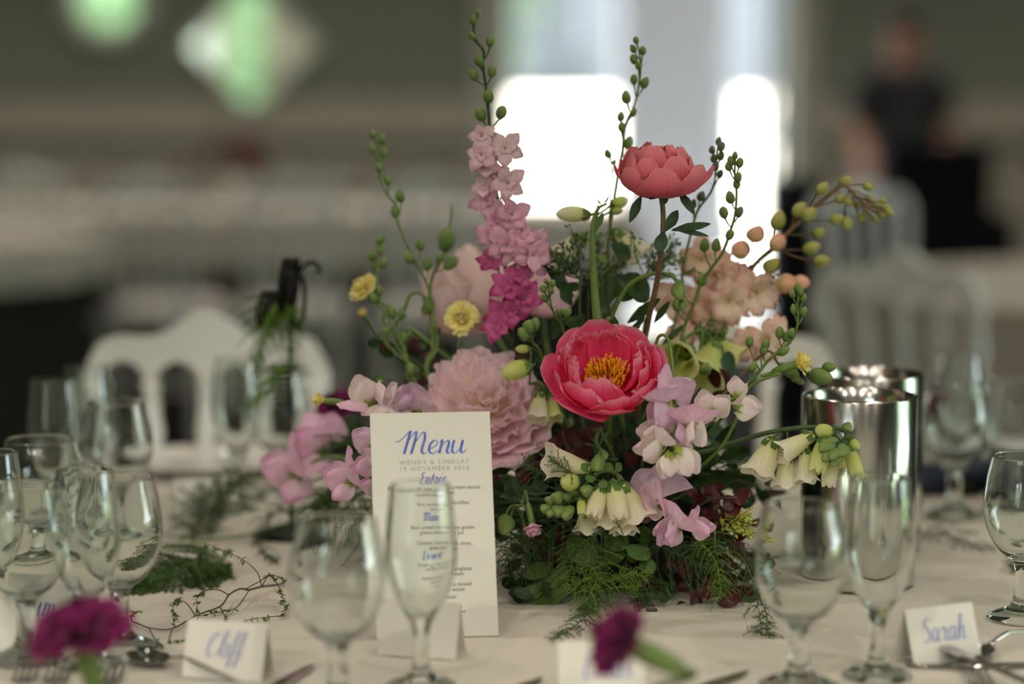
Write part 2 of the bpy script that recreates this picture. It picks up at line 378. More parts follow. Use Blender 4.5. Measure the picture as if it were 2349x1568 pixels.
# windows behind the camera and to the right (they light the table and show in the glassware)
def window(idx, axis, c, a0, a1, z0, z1, nm=3):
    nm = max(1, round((a1 - a0) / .7))
    def bx(mb, a, z, sa, sz, th=.06):
        mb.box((a, c, z) if axis == 'y' else (c, a, z), (sa, th, sz) if axis == 'y' else (th, sa, sz))
    mb = MB()
    for a in (a0 + .03, a1 - .03): bx(mb, a, (z0 + z1) / 2, .06, z1 - z0)
    for z in (z0 + .03, z1 - .03): bx(mb, (a0 + a1) / 2, z, a1 - a0, .06)
    f = struct('window_%d' % idx, mb.mesh('window', [M['trim']], False))
    for k in range(1, nm):
        mb = MB(); bx(mb, a0 + (a1 - a0) * k / nm, (z0 + z1) / 2, .05, z1 - z0); struct('mullion', mb.mesh('mullion', [M['trim']], False), I4, f)
    mb = MB(); bx(mb, (a0 + a1) / 2, z0 + .62 * (z1 - z0), a1 - a0, .05); struct('transom', mb.mesh('transom', [M['trim']], False), I4, f)
for i, (a0, a1, z0, z1) in enumerate(BW): window(i + 1, 'y', Y0 - .1, a0, a1, z0, z1); portal(((a0 + a1) / 2, Y0 - .16, (z0 + z1) / 2), (PI / 2, 0, PI), a1 - a0, z1 - z0)
for i, (a0, a1, z0, z1) in enumerate(RW): window(i + 4, 'x', X1 + .1, a0, a1, z0, z1, 4); portal((X1 + .16, (a0 + a1) / 2, (z0 + z1) / 2), (PI / 2, 0, PI / 2), a1 - a0, z1 - z0)
portal(((DX0 + DX1) / 2, Y1 + .25, DZ / 2), (PI / 2, 0, 0), DX1 - DX0, DZ)

# downlights in the ceiling; rows behind camera and at far wall added as fill
lens_mb = MB(); lens_mb.lathe([(0.0001, 0), (.05, 0)], 20); lens_me = lens_mb.mesh('lens', [M['lamp']])
ring_mb = MB(); ring_mb.lathe([(.05, .004), (.05, -.006), (.062, -.01), (.075, -.004), (.075, .004)], 24); ring_me = ring_mb.mesh('ring', [M['chair']])
LAMPS = [(x, y) for y in (-3.2, -1.0, 1.0, 3.0, 5.4, 7.8, 10.3) for x in (-3.0, -1.0, 1.0, 3.0)]
for i, (x, y) in enumerate(LAMPS):
    t = thing('ceiling_or_fill_downlight', 'small round recessed ceiling downlight with white ring, one of the grid overhead, outer rows added as fill', 'light', (x, y, ZC - .004), 0, 'recessed downlights in the ceiling')
    part(t, 'ring', ring_me); part(t, 'lens', lens_me)
    l = bpy.data.lights.new('downlight', 'SPOT'); l.energy = (420 if y < -2 else 110 if y < 0 else 30) if y < 4 else (26 if y < 9 else 95); l.color = (1, .89, .77); l.spot_size = R(150 if y < 0 else 110); l.spot_blend = .8; l.shadow_soft_size = .05  # rows behind the camera boosted as frontal fill, far row as wall wash
    lo = bpy.data.objects.new('downlight', l); COL.objects.link(lo); lo.location = (x, y, ZC - .03)

# ------------------------------------------------------------------ outdoors beyond the door and round the house
mb = MB(); mb.box((0, 3, -.32), (160, 160, .2)); struct('ground', mb.mesh('ground', [M['grass']], False))
mb = MB(); mb.box((.8, 20.6, -.16), (14, 17, .3)); struct('terrace', mb.mesh('terrace', [M['paving']], False))
def foliage_blob(c, rad, n, size, seed, me_name='crown', mkey='tree'):
    r_ = random.Random(seed); mb = MB()
    for i in range(n):
        d = Vector((r_.gauss(0, 1), r_.gauss(0, 1), r_.gauss(0, 1))).normalized() * (r_.random() ** .35)
        p = Vector((c[0] + d.x * rad[0], c[1] + d.y * rad[1], c[2] + d.z * rad[2]))
        X = frame(p, (r_.gauss(0, 1), r_.gauss(0, 1), r_.gauss(0, 1) + .5)); s = size * r_.uniform(.6, 1.3)
        mb.add([(-s, 0, 0), (0, -s * .5, 0), (s, 0, 0), (0, s * .5, .2 * s)], [(0, 1, 2), (0, 2, 3)], 0, None, X)
    return mb.mesh(me_name, [M[mkey]], False)
def tree(x, y, h, rad, seed, label, trunk=True, nleaf=2600):
    t = thing('garden_tree', label, 'tree', (x, y, -.02))
    mb = MB(); mb.tube([(0, 0, -.2), (.05, 0, h * .35), (-.04, .03, h * .7)], [.16, .13, .07], 8); part(t, 'trunk', mb.mesh('trunk', [M['bark']]))
    part(t, 'crown', foliage_blob((0, 0, h * .62), (rad, rad, h * .42), nleaf, .16, seed, 'crown', 'tree_light' if seed >= 20 else 'tree'), kind='stuff')
mb = MB(); mb.box((-1.6, 0, .52), (5.2, .3, 1.1)); mb.box((-1.6, 0, 1.09), (5.3, .4, .08)); mb.box((3.4, 0, .40), (4.8, .3, .84)); mb.box((3.4, 0, .84), (4.8, .4, .08))
top('garden_wall', mb.mesh('garden_wall', [M['paving']], False), Matrix.Translation((2.0, 20.5, 0)), 'low sunlit white garden wall closing the terrace beyond the far doorway', 'wall')
tree(-.4, 29, 5.4, 1.0, 1, 'slim leafy tree before the outbuilding at the left of the far doorway', nleaf=700)
tree(3.1, 29.5, 5.4, 1.3, 2, 'leafy tree beyond the veranda posts at the right of the far doorway', nleaf=1000)
tree(6.6, 28, 5.6, 1.8, 3, 'tree past the right jamb of the far doorway')
for i, (x, y, s) in enumerate(((-5.6, -19, 4.4), (-12, -17, 5), (-.5, -21, 4.6), (13, -.5, 5), (13, 5, 5))):
    tree(x, y, s, 2.2, 20 + i, ['garden tree outside the curtained window behind the camera', 'garden tree outside the front wall, left of the wide window', 'garden tree further off behind the front wall', 'garden tree outside the right wall window, nearer the front', 'garden tree outside the right wall window, further back'][i], nleaf=2800)
hd = thing('hedge', 'tall pale green hedge outside the front wall behind the camera', 'hedge', (-4.5, -11, 0))
part(hd, 'foliage', foliage_blob((0, 0, 1.5), (5.5, .7, 1.7), 9000, .16, 9, 'foliage', 'tree_light'), kind='stuff')
mb = MB(); mb.box((0, -.2, 1.25), (9.5, .4, 2.5)); part(hd, 'inner_growth', mb.mesh('inner_growth', [M['tree_light']], False))
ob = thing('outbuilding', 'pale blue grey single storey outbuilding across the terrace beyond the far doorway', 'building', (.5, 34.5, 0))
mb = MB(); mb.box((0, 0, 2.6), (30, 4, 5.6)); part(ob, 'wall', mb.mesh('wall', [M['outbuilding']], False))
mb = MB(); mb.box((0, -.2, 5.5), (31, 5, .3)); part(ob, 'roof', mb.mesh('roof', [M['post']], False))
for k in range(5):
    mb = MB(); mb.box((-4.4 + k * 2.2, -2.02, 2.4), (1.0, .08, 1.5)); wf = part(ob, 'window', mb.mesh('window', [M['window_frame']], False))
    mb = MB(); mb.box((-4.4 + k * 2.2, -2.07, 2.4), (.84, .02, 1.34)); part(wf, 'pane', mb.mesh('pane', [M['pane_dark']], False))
# veranda: roof edge, posts
vr = thing('veranda', 'white veranda with a broad square post and a slim post outside the far doorway', 'veranda', (.7, 14.2, 0))
def post(px0, px1, y, name='post', key='post'):
    x0, x1 = (px0 - 1174.5) * y / FPX, (px1 - 1174.5) * y / FPX
    mb = MB(); mb.box(((x0 + x1) / 2, y, 1.5), (x1 - x0, .4, 3.0)); mb.box(((x0 + x1) / 2, y, .12), (x1 - x0 + .06, .46, .24))
    part(vr, name, mb.mesh(name, [M[key]], False), I4)
post(1415, 1652, 14.2)
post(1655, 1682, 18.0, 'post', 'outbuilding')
mb = MB(); mb.box((.7, 13.4, 3.1), (10, 2.3, .2)); part(vr, 'roof', mb.mesh('roof', [M['post']], False), I4)
mb = MB(); mb.box((2.0, 21.5, 1.15), (1.1, .6, 2.3)); mb.box((2.0, 21.5, 2.35), (1.3, .8, .1)); part(vr, 'cupboard', mb.mesh('cupboard', [M['outbuilding']], False), I4)

# sheer curtains at the window behind the camera
for i, (x0, x1) in enumerate(((-4.3, -3.56), (-5.75, -5.35))):
    mb = MB(); mb.grid(lambda a, b: (x0 + (x1 - x0) * a, Y0 + .08 + .03 * math.sin(a * 26), .25 + 2.55 * b), 40, 2)
    mb.tube([(x0 - .05, Y0 + .08, 2.82), (x1 + .05, Y0 + .08, 2.82)], .012, 8)
    top('sheer_curtain', mb.mesh('sheer_curtain', [M['sheer']]), I4, ['white sheer curtain hanging at the window behind the camera, nearer the narrow glazed door', 'white sheer curtain hanging at the window behind the camera, in the corner'][i], 'curtain')

# mirrors on the far wall
def mirror(px, py, label, diamond):
    d = Y1 - .03; c = P(px, py, d); t = thing('wall_mirror', label, 'mirror', (c.x, Y1 - .002, c.z))
    n, ro, ri = (4, .36, .31) if diamond else (48, .235, .15)
    mb = MB(); X = Matrix.Rotation(PI / 2, 4, 'X')
    mb.lathe([(ri, 0), (ri, .03), ((ri + ro) / 2, .045), (ro, .03), (ro, 0)], n, 0, X); part(t, 'frame', mb.mesh('frame', [M['frame']], not diamond))
    mb = MB(); mb.lathe([(.0001, .02), (ri + .005, .02)], n, 0, X); part(t, 'glass', mb.mesh('glass', [M['mirror']], False))
mirror(578, 105, 'diamond shaped mirror on the far wall reflecting a bright window', True)
mirror(245, 2, 'round silver framed mirror at the upper left of the far wall', False)

# ------------------------------------------------------------------ chairs
def make_chair(label):
    t = thing('napoleon_chair', label, 'chair', (0, 0, 0))
    W = .345; y0 = .19; zs = .45
    def turned(x0, y0_, z0, x1, y1, z1, r):
        mb = MB(); a = Vector((x0, y0_, z0)); b = Vector((x1, y1, z1)); L = (b - a).length
        prof = []
        for k in range(21):
            u = k / 20; rr = r * (1 + .28 * max(0, math.cos((u - .12) * PI * 9)) * (1 if u < .26 or u > .78 else .12))
            prof.append((rr, u * L))
        prof = [(.0001, 0)] + prof + [(.0001, L)]
        mb.lathe(prof, 10, 0, frame(a, b - a)); return mb
    mb = MB()
    mb.grid(lambda a, b: ((a - .5) * .4 * (1 - .06 * b), (b - .5) * .4, zs + .02 + .03 * (1 - (2 * a - 1) ** 6) * (1 - (2 * b - 1) ** 6)), 14, 14)
    mb.grid(lambda a, b: ((a - .5) * .4 * (1 - .06 * b), (b - .5) * .4, zs + .015), 6, 6)
    part(t, 'seat', mb.mesh('seat', [M['cushion']]))
    mb = MB(); mb.box((0, 0, zs - .02), (.4, .4, .06)); part(t, 'seat_frame', mb.mesh('seat_frame', [M['chair']], False))
    for sx in (-1, 1):
        part(t, 'leg', turned(sx * .18, -.18, 0, sx * .17, -.17, zs - .03, .019).mesh('leg', [M['chair']]))
        part(t, 'leg', turned(sx * .165, .225, 0, sx * .16, .18, zs - .03, .019).mesh('leg', [M['chair']]))
    zt = .84; bx = W / 2 - .02
    for sx in (-1, 1):
        part(t, 'back_post', turned(sx * .128, .185, zs - .03, sx * bx, .245, zt + .02, .017).mesh('back_post', [M['chair']]))
    for k in (-1, 0, 1):
        part(t, 'spindle', turned(k * .064, .19, zs + .06, k * bx / 2, .245, zt + .02, .0125).mesh('spindle', [M['chair']]))
    mb = MB(); mb.tube([(-.16, .196, zs + .08), (.16, .196, zs + .08)], .013, 8); part(t, 'lower_rail', mb.mesh('lower_rail', [M['chair']]))
    NX = 64; th = .016
    def ztop(x): u = x / (W / 2); return .925 + .022 * math.cos(u * PI * 1.0) + .010 * math.cos(u * PI * 2.6) - .05 * max(0, abs(u) - .86) ** 1.5 * 14
    def zbot(x):
        k_ = .018
        q = (x + bx) / (bx / 2); u = q - math.floor(q)
        if abs(x) > bx: return zt - .03
        return zt + .03 + k_ - .06 * (1 - math.sqrt(max(0, 1 - (2 * u - 1) ** 2)))
    mb = MB()
    def rail(a, b):
        x = (a - .5) * W; zt_, zb_ = ztop(x), zbot(x)
        k = b * 4; i = int(k) if k < 4 else 0
        cor = [(-th, zb_), (-th, zt_), (th, zt_), (th, zb_)]
        y, z = cor[i % 4]
        return (x, .25 + y - .012 * math.cos(a * 2 * PI - PI), z)
    mb.grid(rail, NX, 4)
    part(t, 'top_rail', mb.mesh('top_rail', [M['chair']], False))
    for (a, b) in (((-.175, -.175), (-.165, .2)), ((.175, -.175), (.165, .2)), ((-.175, -.17), (.175, -.17)), ((-.163, .2), (.163, .2))):
        mb = MB(); mb.tube([(a[0], a[1], .2), (b[0], b[1], .2)], .011, 8); part(t, 'stretcher', mb.mesh('stretcher', [M['chair']]))
    return t
def copy_tree(o, X, label, group=None):
    c = o.copy(); COL.objects.link(c); c.matrix_basis = X; c['label'] = label
    if group: c['group'] = group
    for ch in o.children:
        k = ch.copy(); COL.objects.link(k); k.parent = c
        for g in ch.children:
            gg = g.copy(); COL.objects.link(gg); gg.parent = k
    return c
chair0 = make_chair('white spindle back chair across the table behind the black wire stand')
CH = [(3.36, 490, 3, None), (3.36, 1590, -7, 'white spindle back chair across the table, half hidden by the centrepiece'),
      (4.75, 2180, 148, 'white spindle back chair at the right hand table, the nearer of its two'),
      (7.65, 2040, 20, 'white spindle back chair at the right hand table, further back near the black draped table'),
      (9.38, 60, 4, 'white spindle back chair at the far left edge by the left table'),
      (8.6, 375, 175, 'white spindle back chair in front of the long far table, left one'),
      (8.6, 670, 184, 'white spindle back chair in front of the long far table, middle one'),
      (8.6, 985, 178, 'white spindle back chair in front of the long far table, right one')]
for i, (d, px, rz, lab) in enumerate(CH):
    x = (px - 1174.5) * d / FPX
    # the back of the chair (local y .25) sits at distance d for those facing the camera
    yy = d - .25 * math.cos(R(rz)) if abs(rz) < 90 else d
    X = Matrix.Translation((x, yy, 0)) @ Matrix.Rotation(R(rz), 4, 'Z')
    if i == 0: chair0.matrix_basis = X; chair0['group'] = 'white spindle back chairs'
    else: copy_tree(chair0, X, lab, 'white spindle back chairs')

# ------------------------------------------------------------------ tables
def round_table(cx_, cy_, r_, drop, label_t, label_c, seed, long=None, drop_or_shade=False):
    t = thing('round_table' if not long else 'long_table', label_t, 'table', (cx_, cy_, 0))
    mb = MB()
    if long: mb.box((0, 0, TZ - .02), (long - .04, 2 * r_ - .04, .03))
    else: mb.lathe([(.0001, TZ - .035), (r_ - .02, TZ - .035), (r_ - .02, TZ - .006), (.0001, TZ - .006)], 48)
    part(t, 'tabletop', mb.mesh('tabletop', [M['bark']], False))
    for sx in (-1, 1):
        for sy in (-1, 1):
            mb = MB(); ex = (long / 2 - .15) if long else r_ * .38; ey = r_ * .6 if long else r_ * .38
            mb.tube([(sx * ex, sy * ey, 0), (sx * ex * .95, sy * ey * .95, TZ - .03)], .018, 8); part(t, 'leg', mb.mesh('leg', [M['iron']]))
    if drop_or_shade:  # dark sheet added below the cloth, colouring in the shade under the table
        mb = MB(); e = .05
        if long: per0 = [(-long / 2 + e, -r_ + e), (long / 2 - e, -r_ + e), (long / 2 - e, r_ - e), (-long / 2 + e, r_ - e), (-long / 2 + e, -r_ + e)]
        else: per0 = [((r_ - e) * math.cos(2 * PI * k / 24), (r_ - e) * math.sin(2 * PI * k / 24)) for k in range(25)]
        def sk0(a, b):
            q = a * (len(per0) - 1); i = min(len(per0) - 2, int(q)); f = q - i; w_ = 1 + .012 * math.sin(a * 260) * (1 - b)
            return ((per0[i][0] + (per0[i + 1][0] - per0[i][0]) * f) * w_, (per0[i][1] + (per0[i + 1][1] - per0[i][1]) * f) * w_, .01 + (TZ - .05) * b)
        mb.grid(sk0, 240, 3); part(t, 'drop_or_shade', mb.mesh('drop_or_shade', [M['drop_or_shade']]))
    mb = MB(); r2 = random.Random(seed)
    if long:
        hx, hy = long / 2, r_
        def bump_(x, y): return 0
        mb.grid(lambda a, b: ((a - .5) * long, (b - .5) * 2 * r_, TZ), 20, 6)
        per = [(-hx, -hy), (hx, -hy), (hx, hy), (-hx, hy), (-hx, -hy)]
        def drop_or_shade(a, b):
            q = a * 4; i = min(3, int(q)); f = q - i
            x = per[i][0] + (per[i + 1][0] - per[i][0]) * f; y = per[i][1] + (per[i + 1][1] - per[i][1]) * f
            o = .02 * math.sin(a * 150) * (1 - b)
            nx, ny = ((0, -1), (1, 0), (0, 1), (-1, 0))[i]
            return (x + nx * (o + .02 * (1 - b)), y + ny * (o + .02 * (1 - b)), TZ - drop * (1 - b))
        mb.grid(drop_or_shade, 200, 3)
    else:
        ph = r2.random() * 6
        def topf(a, b):
            rr = r_ * b; an = a * 2 * PI; x, y = rr * math.cos(an), rr * math.sin(an)
            z = TZ + .0012 * noise.noise((x * 3, y * 7, seed)) * min(1, (r_ - rr) * 8) * 1.0
            return (x, y, z)
        mb.grid(topf, 96, 40)
        def sk(a, b):
            an = a * 2 * PI; f = 1 - b
            rr = r_ + .004 + f * drop * (.10 + .10 * math.sin(an * 14 + ph + .6 * math.sin(an * 3)))
            return (rr * math.cos(an), rr * math.sin(an), TZ - drop * f + .002 * 0)
        mb.grid(sk, 192, 8)
    top('tablecloth', mb.mesh('tablecloth', [M['cloth']]), Matrix.Translation((cx_, cy_, 0)), label_c, 'tablecloth')
round_table(.03, 2.5, .86, .22, 'round banquet table under the cloth that carries the flower centrepiece', 'white cloth on the near round table that carries the centrepiece and glasses', 1)
round_table(1.75, 6.2, .9, .73, 'round banquet table at the right, one table behind', 'white floor length cloth on the round table at the right behind the coolers', 2)
round_table(-2.25, 7.95, .9, .12, 'round banquet table at the far left edge of the picture', 'white short cloth on the round table at the far left edge', 3, drop_or_shade=True)
round_table(-.95, 9.9, .45, .22, 'long banquet table before the far wall', 'white short cloth on the long table before the far wall', 4, long=2.9, drop_or_shade=True)
round_table(1.6, 9.6, .36, .7, 'narrow serving table under a black drape at the right', 'black cloth draped to the floor over the narrow serving table', 5, long=.66)
bpy.data.objects['tablecloth.004'].data.materials[0] = M['black']
mb = MB(); X = Matrix.Translation((1.66, 9.55, TZ))
mb.box((0, 0, .13), (.42, .3, .25)); mb.box((0, 0, .265), (.44, .32, .02)); mb.tube([(-.1, 0, .275), (-.09, 0, .31), (.09, 0, .31), (.1, 0, .275)], .012, 8)
top('equipment_case', mb.mesh('equipment_case', [M['black']], False), X, 'black equipment case standing on the black draped table before the person', 'case')
mb = MB(); mb.box((0, 0, .46), (.2, .3, .92)); mb.lathe([(.0001, .152), (.05, .151), (.055, .16), (.06, .151)], 24, 0, Matrix.Translation((0, 0, .35)) @ Matrix.Rotation(PI / 2, 4, 'X')); mb.lathe([(.0001, .152), (.05, .151), (.055, .16), (.06, .151)], 24, 0, Matrix.Translation((0, 0, .62)) @ Matrix.Rotation(PI / 2, 4, 'X'))  # black box added for a gap of dark floor and shadow
top('shade_box', mb.mesh('shade_box', [M['black']], False), Matrix.Translation((1.05, 8.9, 0)), 'tall slim black loudspeaker added for the dark gap right of the far doorway', 'dark_box')

# ------------------------------------------------------------------ person at the back
def skin_mesh(name, verts, edges, radii, mats, sub=2, root=0):
    me = bpy.data.meshes.new(name); me.from_pydata([tuple(v) for v in verts], edges, [])
    o = bpy.data.objects.new(name, me); COL.objects.link(o)
    o.modifiers.new('s', 'SKIN'); me.skin_vertices[0].data
    for i, r_ in enumerate(radii):
        sv = me.skin_vertices[0].data[i]; sv.radius = r_ if hasattr(r_, '__len__') else (r_, r_); sv.use_root = (i == root)
    o.modifiers[0].use_smooth_shade = True
    sb = o.modifiers.new('u', 'SUBSURF'); sb.levels = sub; sb.render_levels = sub
    dg = bpy.context.evaluated_depsgraph_get(); m2 = bpy.data.meshes.new_from_object(o.evaluated_get(dg))
    bpy.data.objects.remove(o); m2.name = name; m2.materials.clear()
    for m in mats: m2.materials.append(m)
    m2.polygons.foreach_set('use_smooth', [True] * len(m2.polygons)); return m2
def person():
    pd = 10.9; px = 2066; x = (px - 1174.5) * pd / FPX
    t = thing('person', 'person in a black t-shirt standing behind the black table, arms lowered, looking down', 'person', (x, pd, 0), 0, None, .915)
    V_ = [(0, 0, .92), (0, .01, 1.08), (0, .01, 1.25), (0, .02, 1.38), (0, .01, 1.47), (0, -.02, 1.53), (0, -.03, 1.595), (0, -.02, 1.665),
          (-.17, .01, 1.385), (-.215, 0, 1.13), (-.19, -.13, .93), (-.185, -.18, .88), (.17, .01, 1.385), (.215, 0, 1.13), (.19, -.13, .93), (.185, -.18, .88),
          (-.095, 0, .88), (-.1, -.02, .48), (-.1, .01, .08), (-.1, -.1, .035), (.095, 0, .88), (.1, -.02, .48), (.1, .01, .08), (.1, -.1, .035)]
    E = [(0, 1), (1, 2), (2, 3), (3, 4), (4, 5), (5, 6), (6, 7), (3, 8), (8, 9), (9, 10), (10, 11), (3, 12), (12, 13), (13, 14), (14, 15), (0, 16), (16, 17), (17, 18), (18, 19), (0, 20), (20, 21), (21, 22), (22, 23)]
    rad = [(.15, .11), (.135, .1), (.16, .11), (.14, .09), .056, .068, .082, .06, .055, .042, .033, .03, .055, .042, .033, .03, .085, .058, .042, .04, .085, .058, .042, .04]
    part(t, 'body', skin_mesh('body', V_, E, rad, [M['skin']]))
    shirt_v = [(0, 0, .9), (0, .01, 1.08), (0, .01, 1.25), (0, .02, 1.385), (0, .012, 1.475), (-.16, .01, 1.375), (-.21, 0, 1.18), (.16, .01, 1.375), (.21, 0, 1.18)]
    part(t, 'tshirt', skin_mesh('tshirt', shirt_v, [(0, 1), (1, 2), (2, 3), (3, 4), (3, 5), (5, 6), (3, 7), (7, 8)], [(.17, .13), (.16, .12), (.19, .135), (.19, .125), .078, .085, .078, .085, .08], [M['tshirt']]))
    part(t, 'trousers', skin_mesh('trousers', [(0, 0, .93), (-.095, 0, .86), (-.1, -.02, .48), (-.1, .01, .1), (.095, 0, .86), (.1, -.02, .48), (.1, .01, .1)], [(0, 1), (1, 2), (2, 3), (0, 4), (4, 5), (5, 6)], [(.168, .128), .1, .073, .06, .1, .073, .06], [M['black']]))
    mb = MB(); mb.grid(lambda a, b: ((a - .5) * .3, -.135 - .02 * math.cos((a - .5) * PI), .62 + .62 * b), 10, 10); part(t, 'apron', mb.mesh('apron', [M['apron']]))
    mb = MB(); mb.ball((0, -.012, 1.665), .1, 16, 12, 0, None, (.88, 1.02, .80)); mb.ball((0, .03, 1.60), .085, 16, 12, 0, None, (.88, .85, 1)); part(t, 'hair', mb.mesh('hair', [M['hair']]))
    mb = MB()
    for sx in (-1, 1): mb.ball((sx * .028, -.098, 1.60), .009)
    part(t, 'eyes', mb.mesh('eyes', [M['eye']]))
    mb = MB(); mb.ball((0, -.11, 1.575), .014, 8, 6, 0, None, (.8, 1, 1.5)); part(t, 'nose', mb.mesh('nose', [M['skin']]))
    mb = MB(); mb.ball((0, -.1, 1.54), .012, 8, 6, 0, None, (1.9, .6, .5)); part(t, 'mouth', mb.mesh('mouth', [M['carpel']]))
    for sx in (-1, 1):
        mb = MB(); mb.ball((sx * .076, -.02, 1.60), .022, 8, 6, 0, None, (.4, .7, 1.2)); part(t, 'ear', mb.mesh('ear', [M['skin']]))
        hx, hy, hz = sx * .185, -.18, .88
        hv = [(hx, hy, hz), (hx, hy - .03, hz - .03)]; he = [(0, 1)]; hr = [(.028, .018), (.034, .016)]
        for f in range(4):
            bx_ = hx + (f - 1.5) * .018; ln = (.034, .04, .038, .03)[f]
            hv += [(bx_, hy - .055, hz - .055), (bx_, hy - .062 - ln * .4, hz - .062 - ln * .6), (bx_, hy - .06 - ln * .5, hz - .075 - ln)]
            k = 2 + f * 3; he += [(1, k), (k, k + 1), (k + 1, k + 2)]; hr += [.009, .0085, .007]
        hv += [(hx - sx * .035, hy - .025, hz - .03), (hx - sx * .05, hy - .045, hz - .055)]; he += [(0, 14), (14, 15)]; hr += [.011, .009]
        part(t, 'hand', skin_mesh('hand', hv, he, hr, [M['skin']], 1))
person()

# ------------------------------------------------------------------ glassware
def lathe_glass(outer, inner, n=40):
    mb = MB(); mb.lathe(cat2(outer) + cat2(inner)[::-1] if False else outer + inner, n); return mb
def sm(pts, n=5):
    return [(max(.00005, p.x), p.y) for p in cat_rom([Vector((a, b, 0)) for a, b in pts], n)]
GOB_O = sm([(.0345, 0), (.035, .002), (.030, .005), (.015, .012), (.0100, .020), (.0086, .034), (.0088, .050), (.0125, .058), (.026, .069), (.0365, .088), (.0408, .110), (.0385, .135), (.0335, .158), (.0331, .1610), (.0325, .1618)])
GOB_I = sm([(.0325, .1618), (.0318, .1610), (.0322, .157), (.0372, .134), (.0394, .110), (.0350, .089), (.0245, .071), (.011, .0625), (.00006, .061)])
FLU_O = sm([(.0300, 0), (.0305, .002), (.026, .005), (.013, .010), (.0082, .019), (.0070, .034), (.0076, .050), (.013, .063), (.0235, .082), (.0305, .106), (.0310, .128), (.0285, .155), (.0262, .176), (.0258, .1785), (.0252, .1792)])
FLU_I = sm([(.0252, .1792), (.0246, .1785), (.0250, .175), (.0273, .155), (.0297, .128), (.0291, .107), (.0220, .084), (.0110, .067), (.00006, .064)])
def close_bottom(o): return [(.00005, .0005)] + o
gm = MB(); gm.lathe(close_bottom(GOB_O) + GOB_I[1:], 48); GOB = gm.mesh('goblet', [M['glass']])
fm = MB(); fm.lathe(close_bottom(FLU_O) + FLU_I[1:], 48); FLU = fm.mesh('flute', [M['glass']])
def glass(kind, px, d, label, sc=(1, 1, 1)):
    d = ex(d); x = T(px, 178 + .53 * FPX / d * 1.0).x if False else (px - 1174.5) * (d * _cp + .53 * _sp) / FPX
    X = Matrix.Translation((x, d, TZ + .0015)) @ Matrix.Diagonal((sc[0], sc[1], sc[2], 1))
    top('wine_goblet' if kind == 'g' else 'champagne_flute', GOB if kind == 'g' else FLU, X, label, 'glass', 'round bowled goblets' if kind == 'g' else 'champagne flutes')
glass('g', 776, 2.03, 'empty goblet in the front, left of the menu card and partly over it')
glass('f', 966, 2.10, 'empty champagne flute standing right in front of the menu card')
glass('g', 1832, 2.10, 'empty goblet in the front standing before the steel coolers')
glass('f', 2012, 2.135, 'empty champagne flute in the front standing before the steel coolers')
glass('g', 2346, 2.365, 'empty goblet cut by the right edge of the picture')
glass('g', 62, 2.197, 'empty goblet at the left edge over the place card, nearest the magenta carnation')
glass('f', 202, 2.18, 'empty champagne flute behind the left magenta carnation')
glass('g', 277, 2.244, 'empty goblet on the left beside the asparagus fern on the cloth')
glass('g', 96, 2.6, 'wide goblet second row on the left, in front of a tall flute', (1.13, 1.13, .88))
glass('f', 128, 2.82, 'tall champagne flute in the back row at the far left')
glass('g', 274, 2.76, 'goblet in the back row on the left before the white chair')
glass('f', 205, 2.95, 'champagne flute in the back row on the left between flute and goblet')
glass('f', -14, 2.28, 'champagne flute cut off by the left edge of the picture')
glass('f', 545, 3.03, 'blurred champagne flute across the table left of the black wire stand')
glass('g', 640, 3.05, 'blurred goblet across the table behind the black wire stand')
glass('f', 2196, 3.08, 'blurred champagne flute at the back right of the table')
glass('g', 2188, 2.92, 'blurred goblet at the back right before a flute')
glass('g', 2318, 2.95, 'blurred goblet at the back right near the edge of the picture')

# steel wine coolers
def cooler(px, d, r_, h, label):
    d = ex(d); x = (px - 1174.5) * (d * _cp + .5 * _sp) / FPX
    t = thing('wine_cooler', label, 'wine cooler', (x, d, TZ + .001))
    mb = MB(); mb.lathe([(.0001, .001), (r_ - .004, .001), (r_ - .001, .002), (r_, .005), (r_, h - .002), (r_ - .001, h), (r_ - .0028, h)], 96); part(t, 'outer_wall', mb.mesh('outer_wall', [M['steel']]))
    mb = MB(); mb.lathe([(r_ - .0028, h), (r_ - .004, h - .002), (r_ - .006, h - .02), (r_ - .006, .012), (.0001, .012)], 96); part(t, 'inner_wall', mb.mesh('inner_wall', [M['steel']]))
cooler(1966, 2.535, .0602, .2, 'brushed steel wine cooler beside the flowers, the front one of two')
cooler(1991, 2.72, .0602, .2, 'brushed steel wine cooler standing behind the other one')

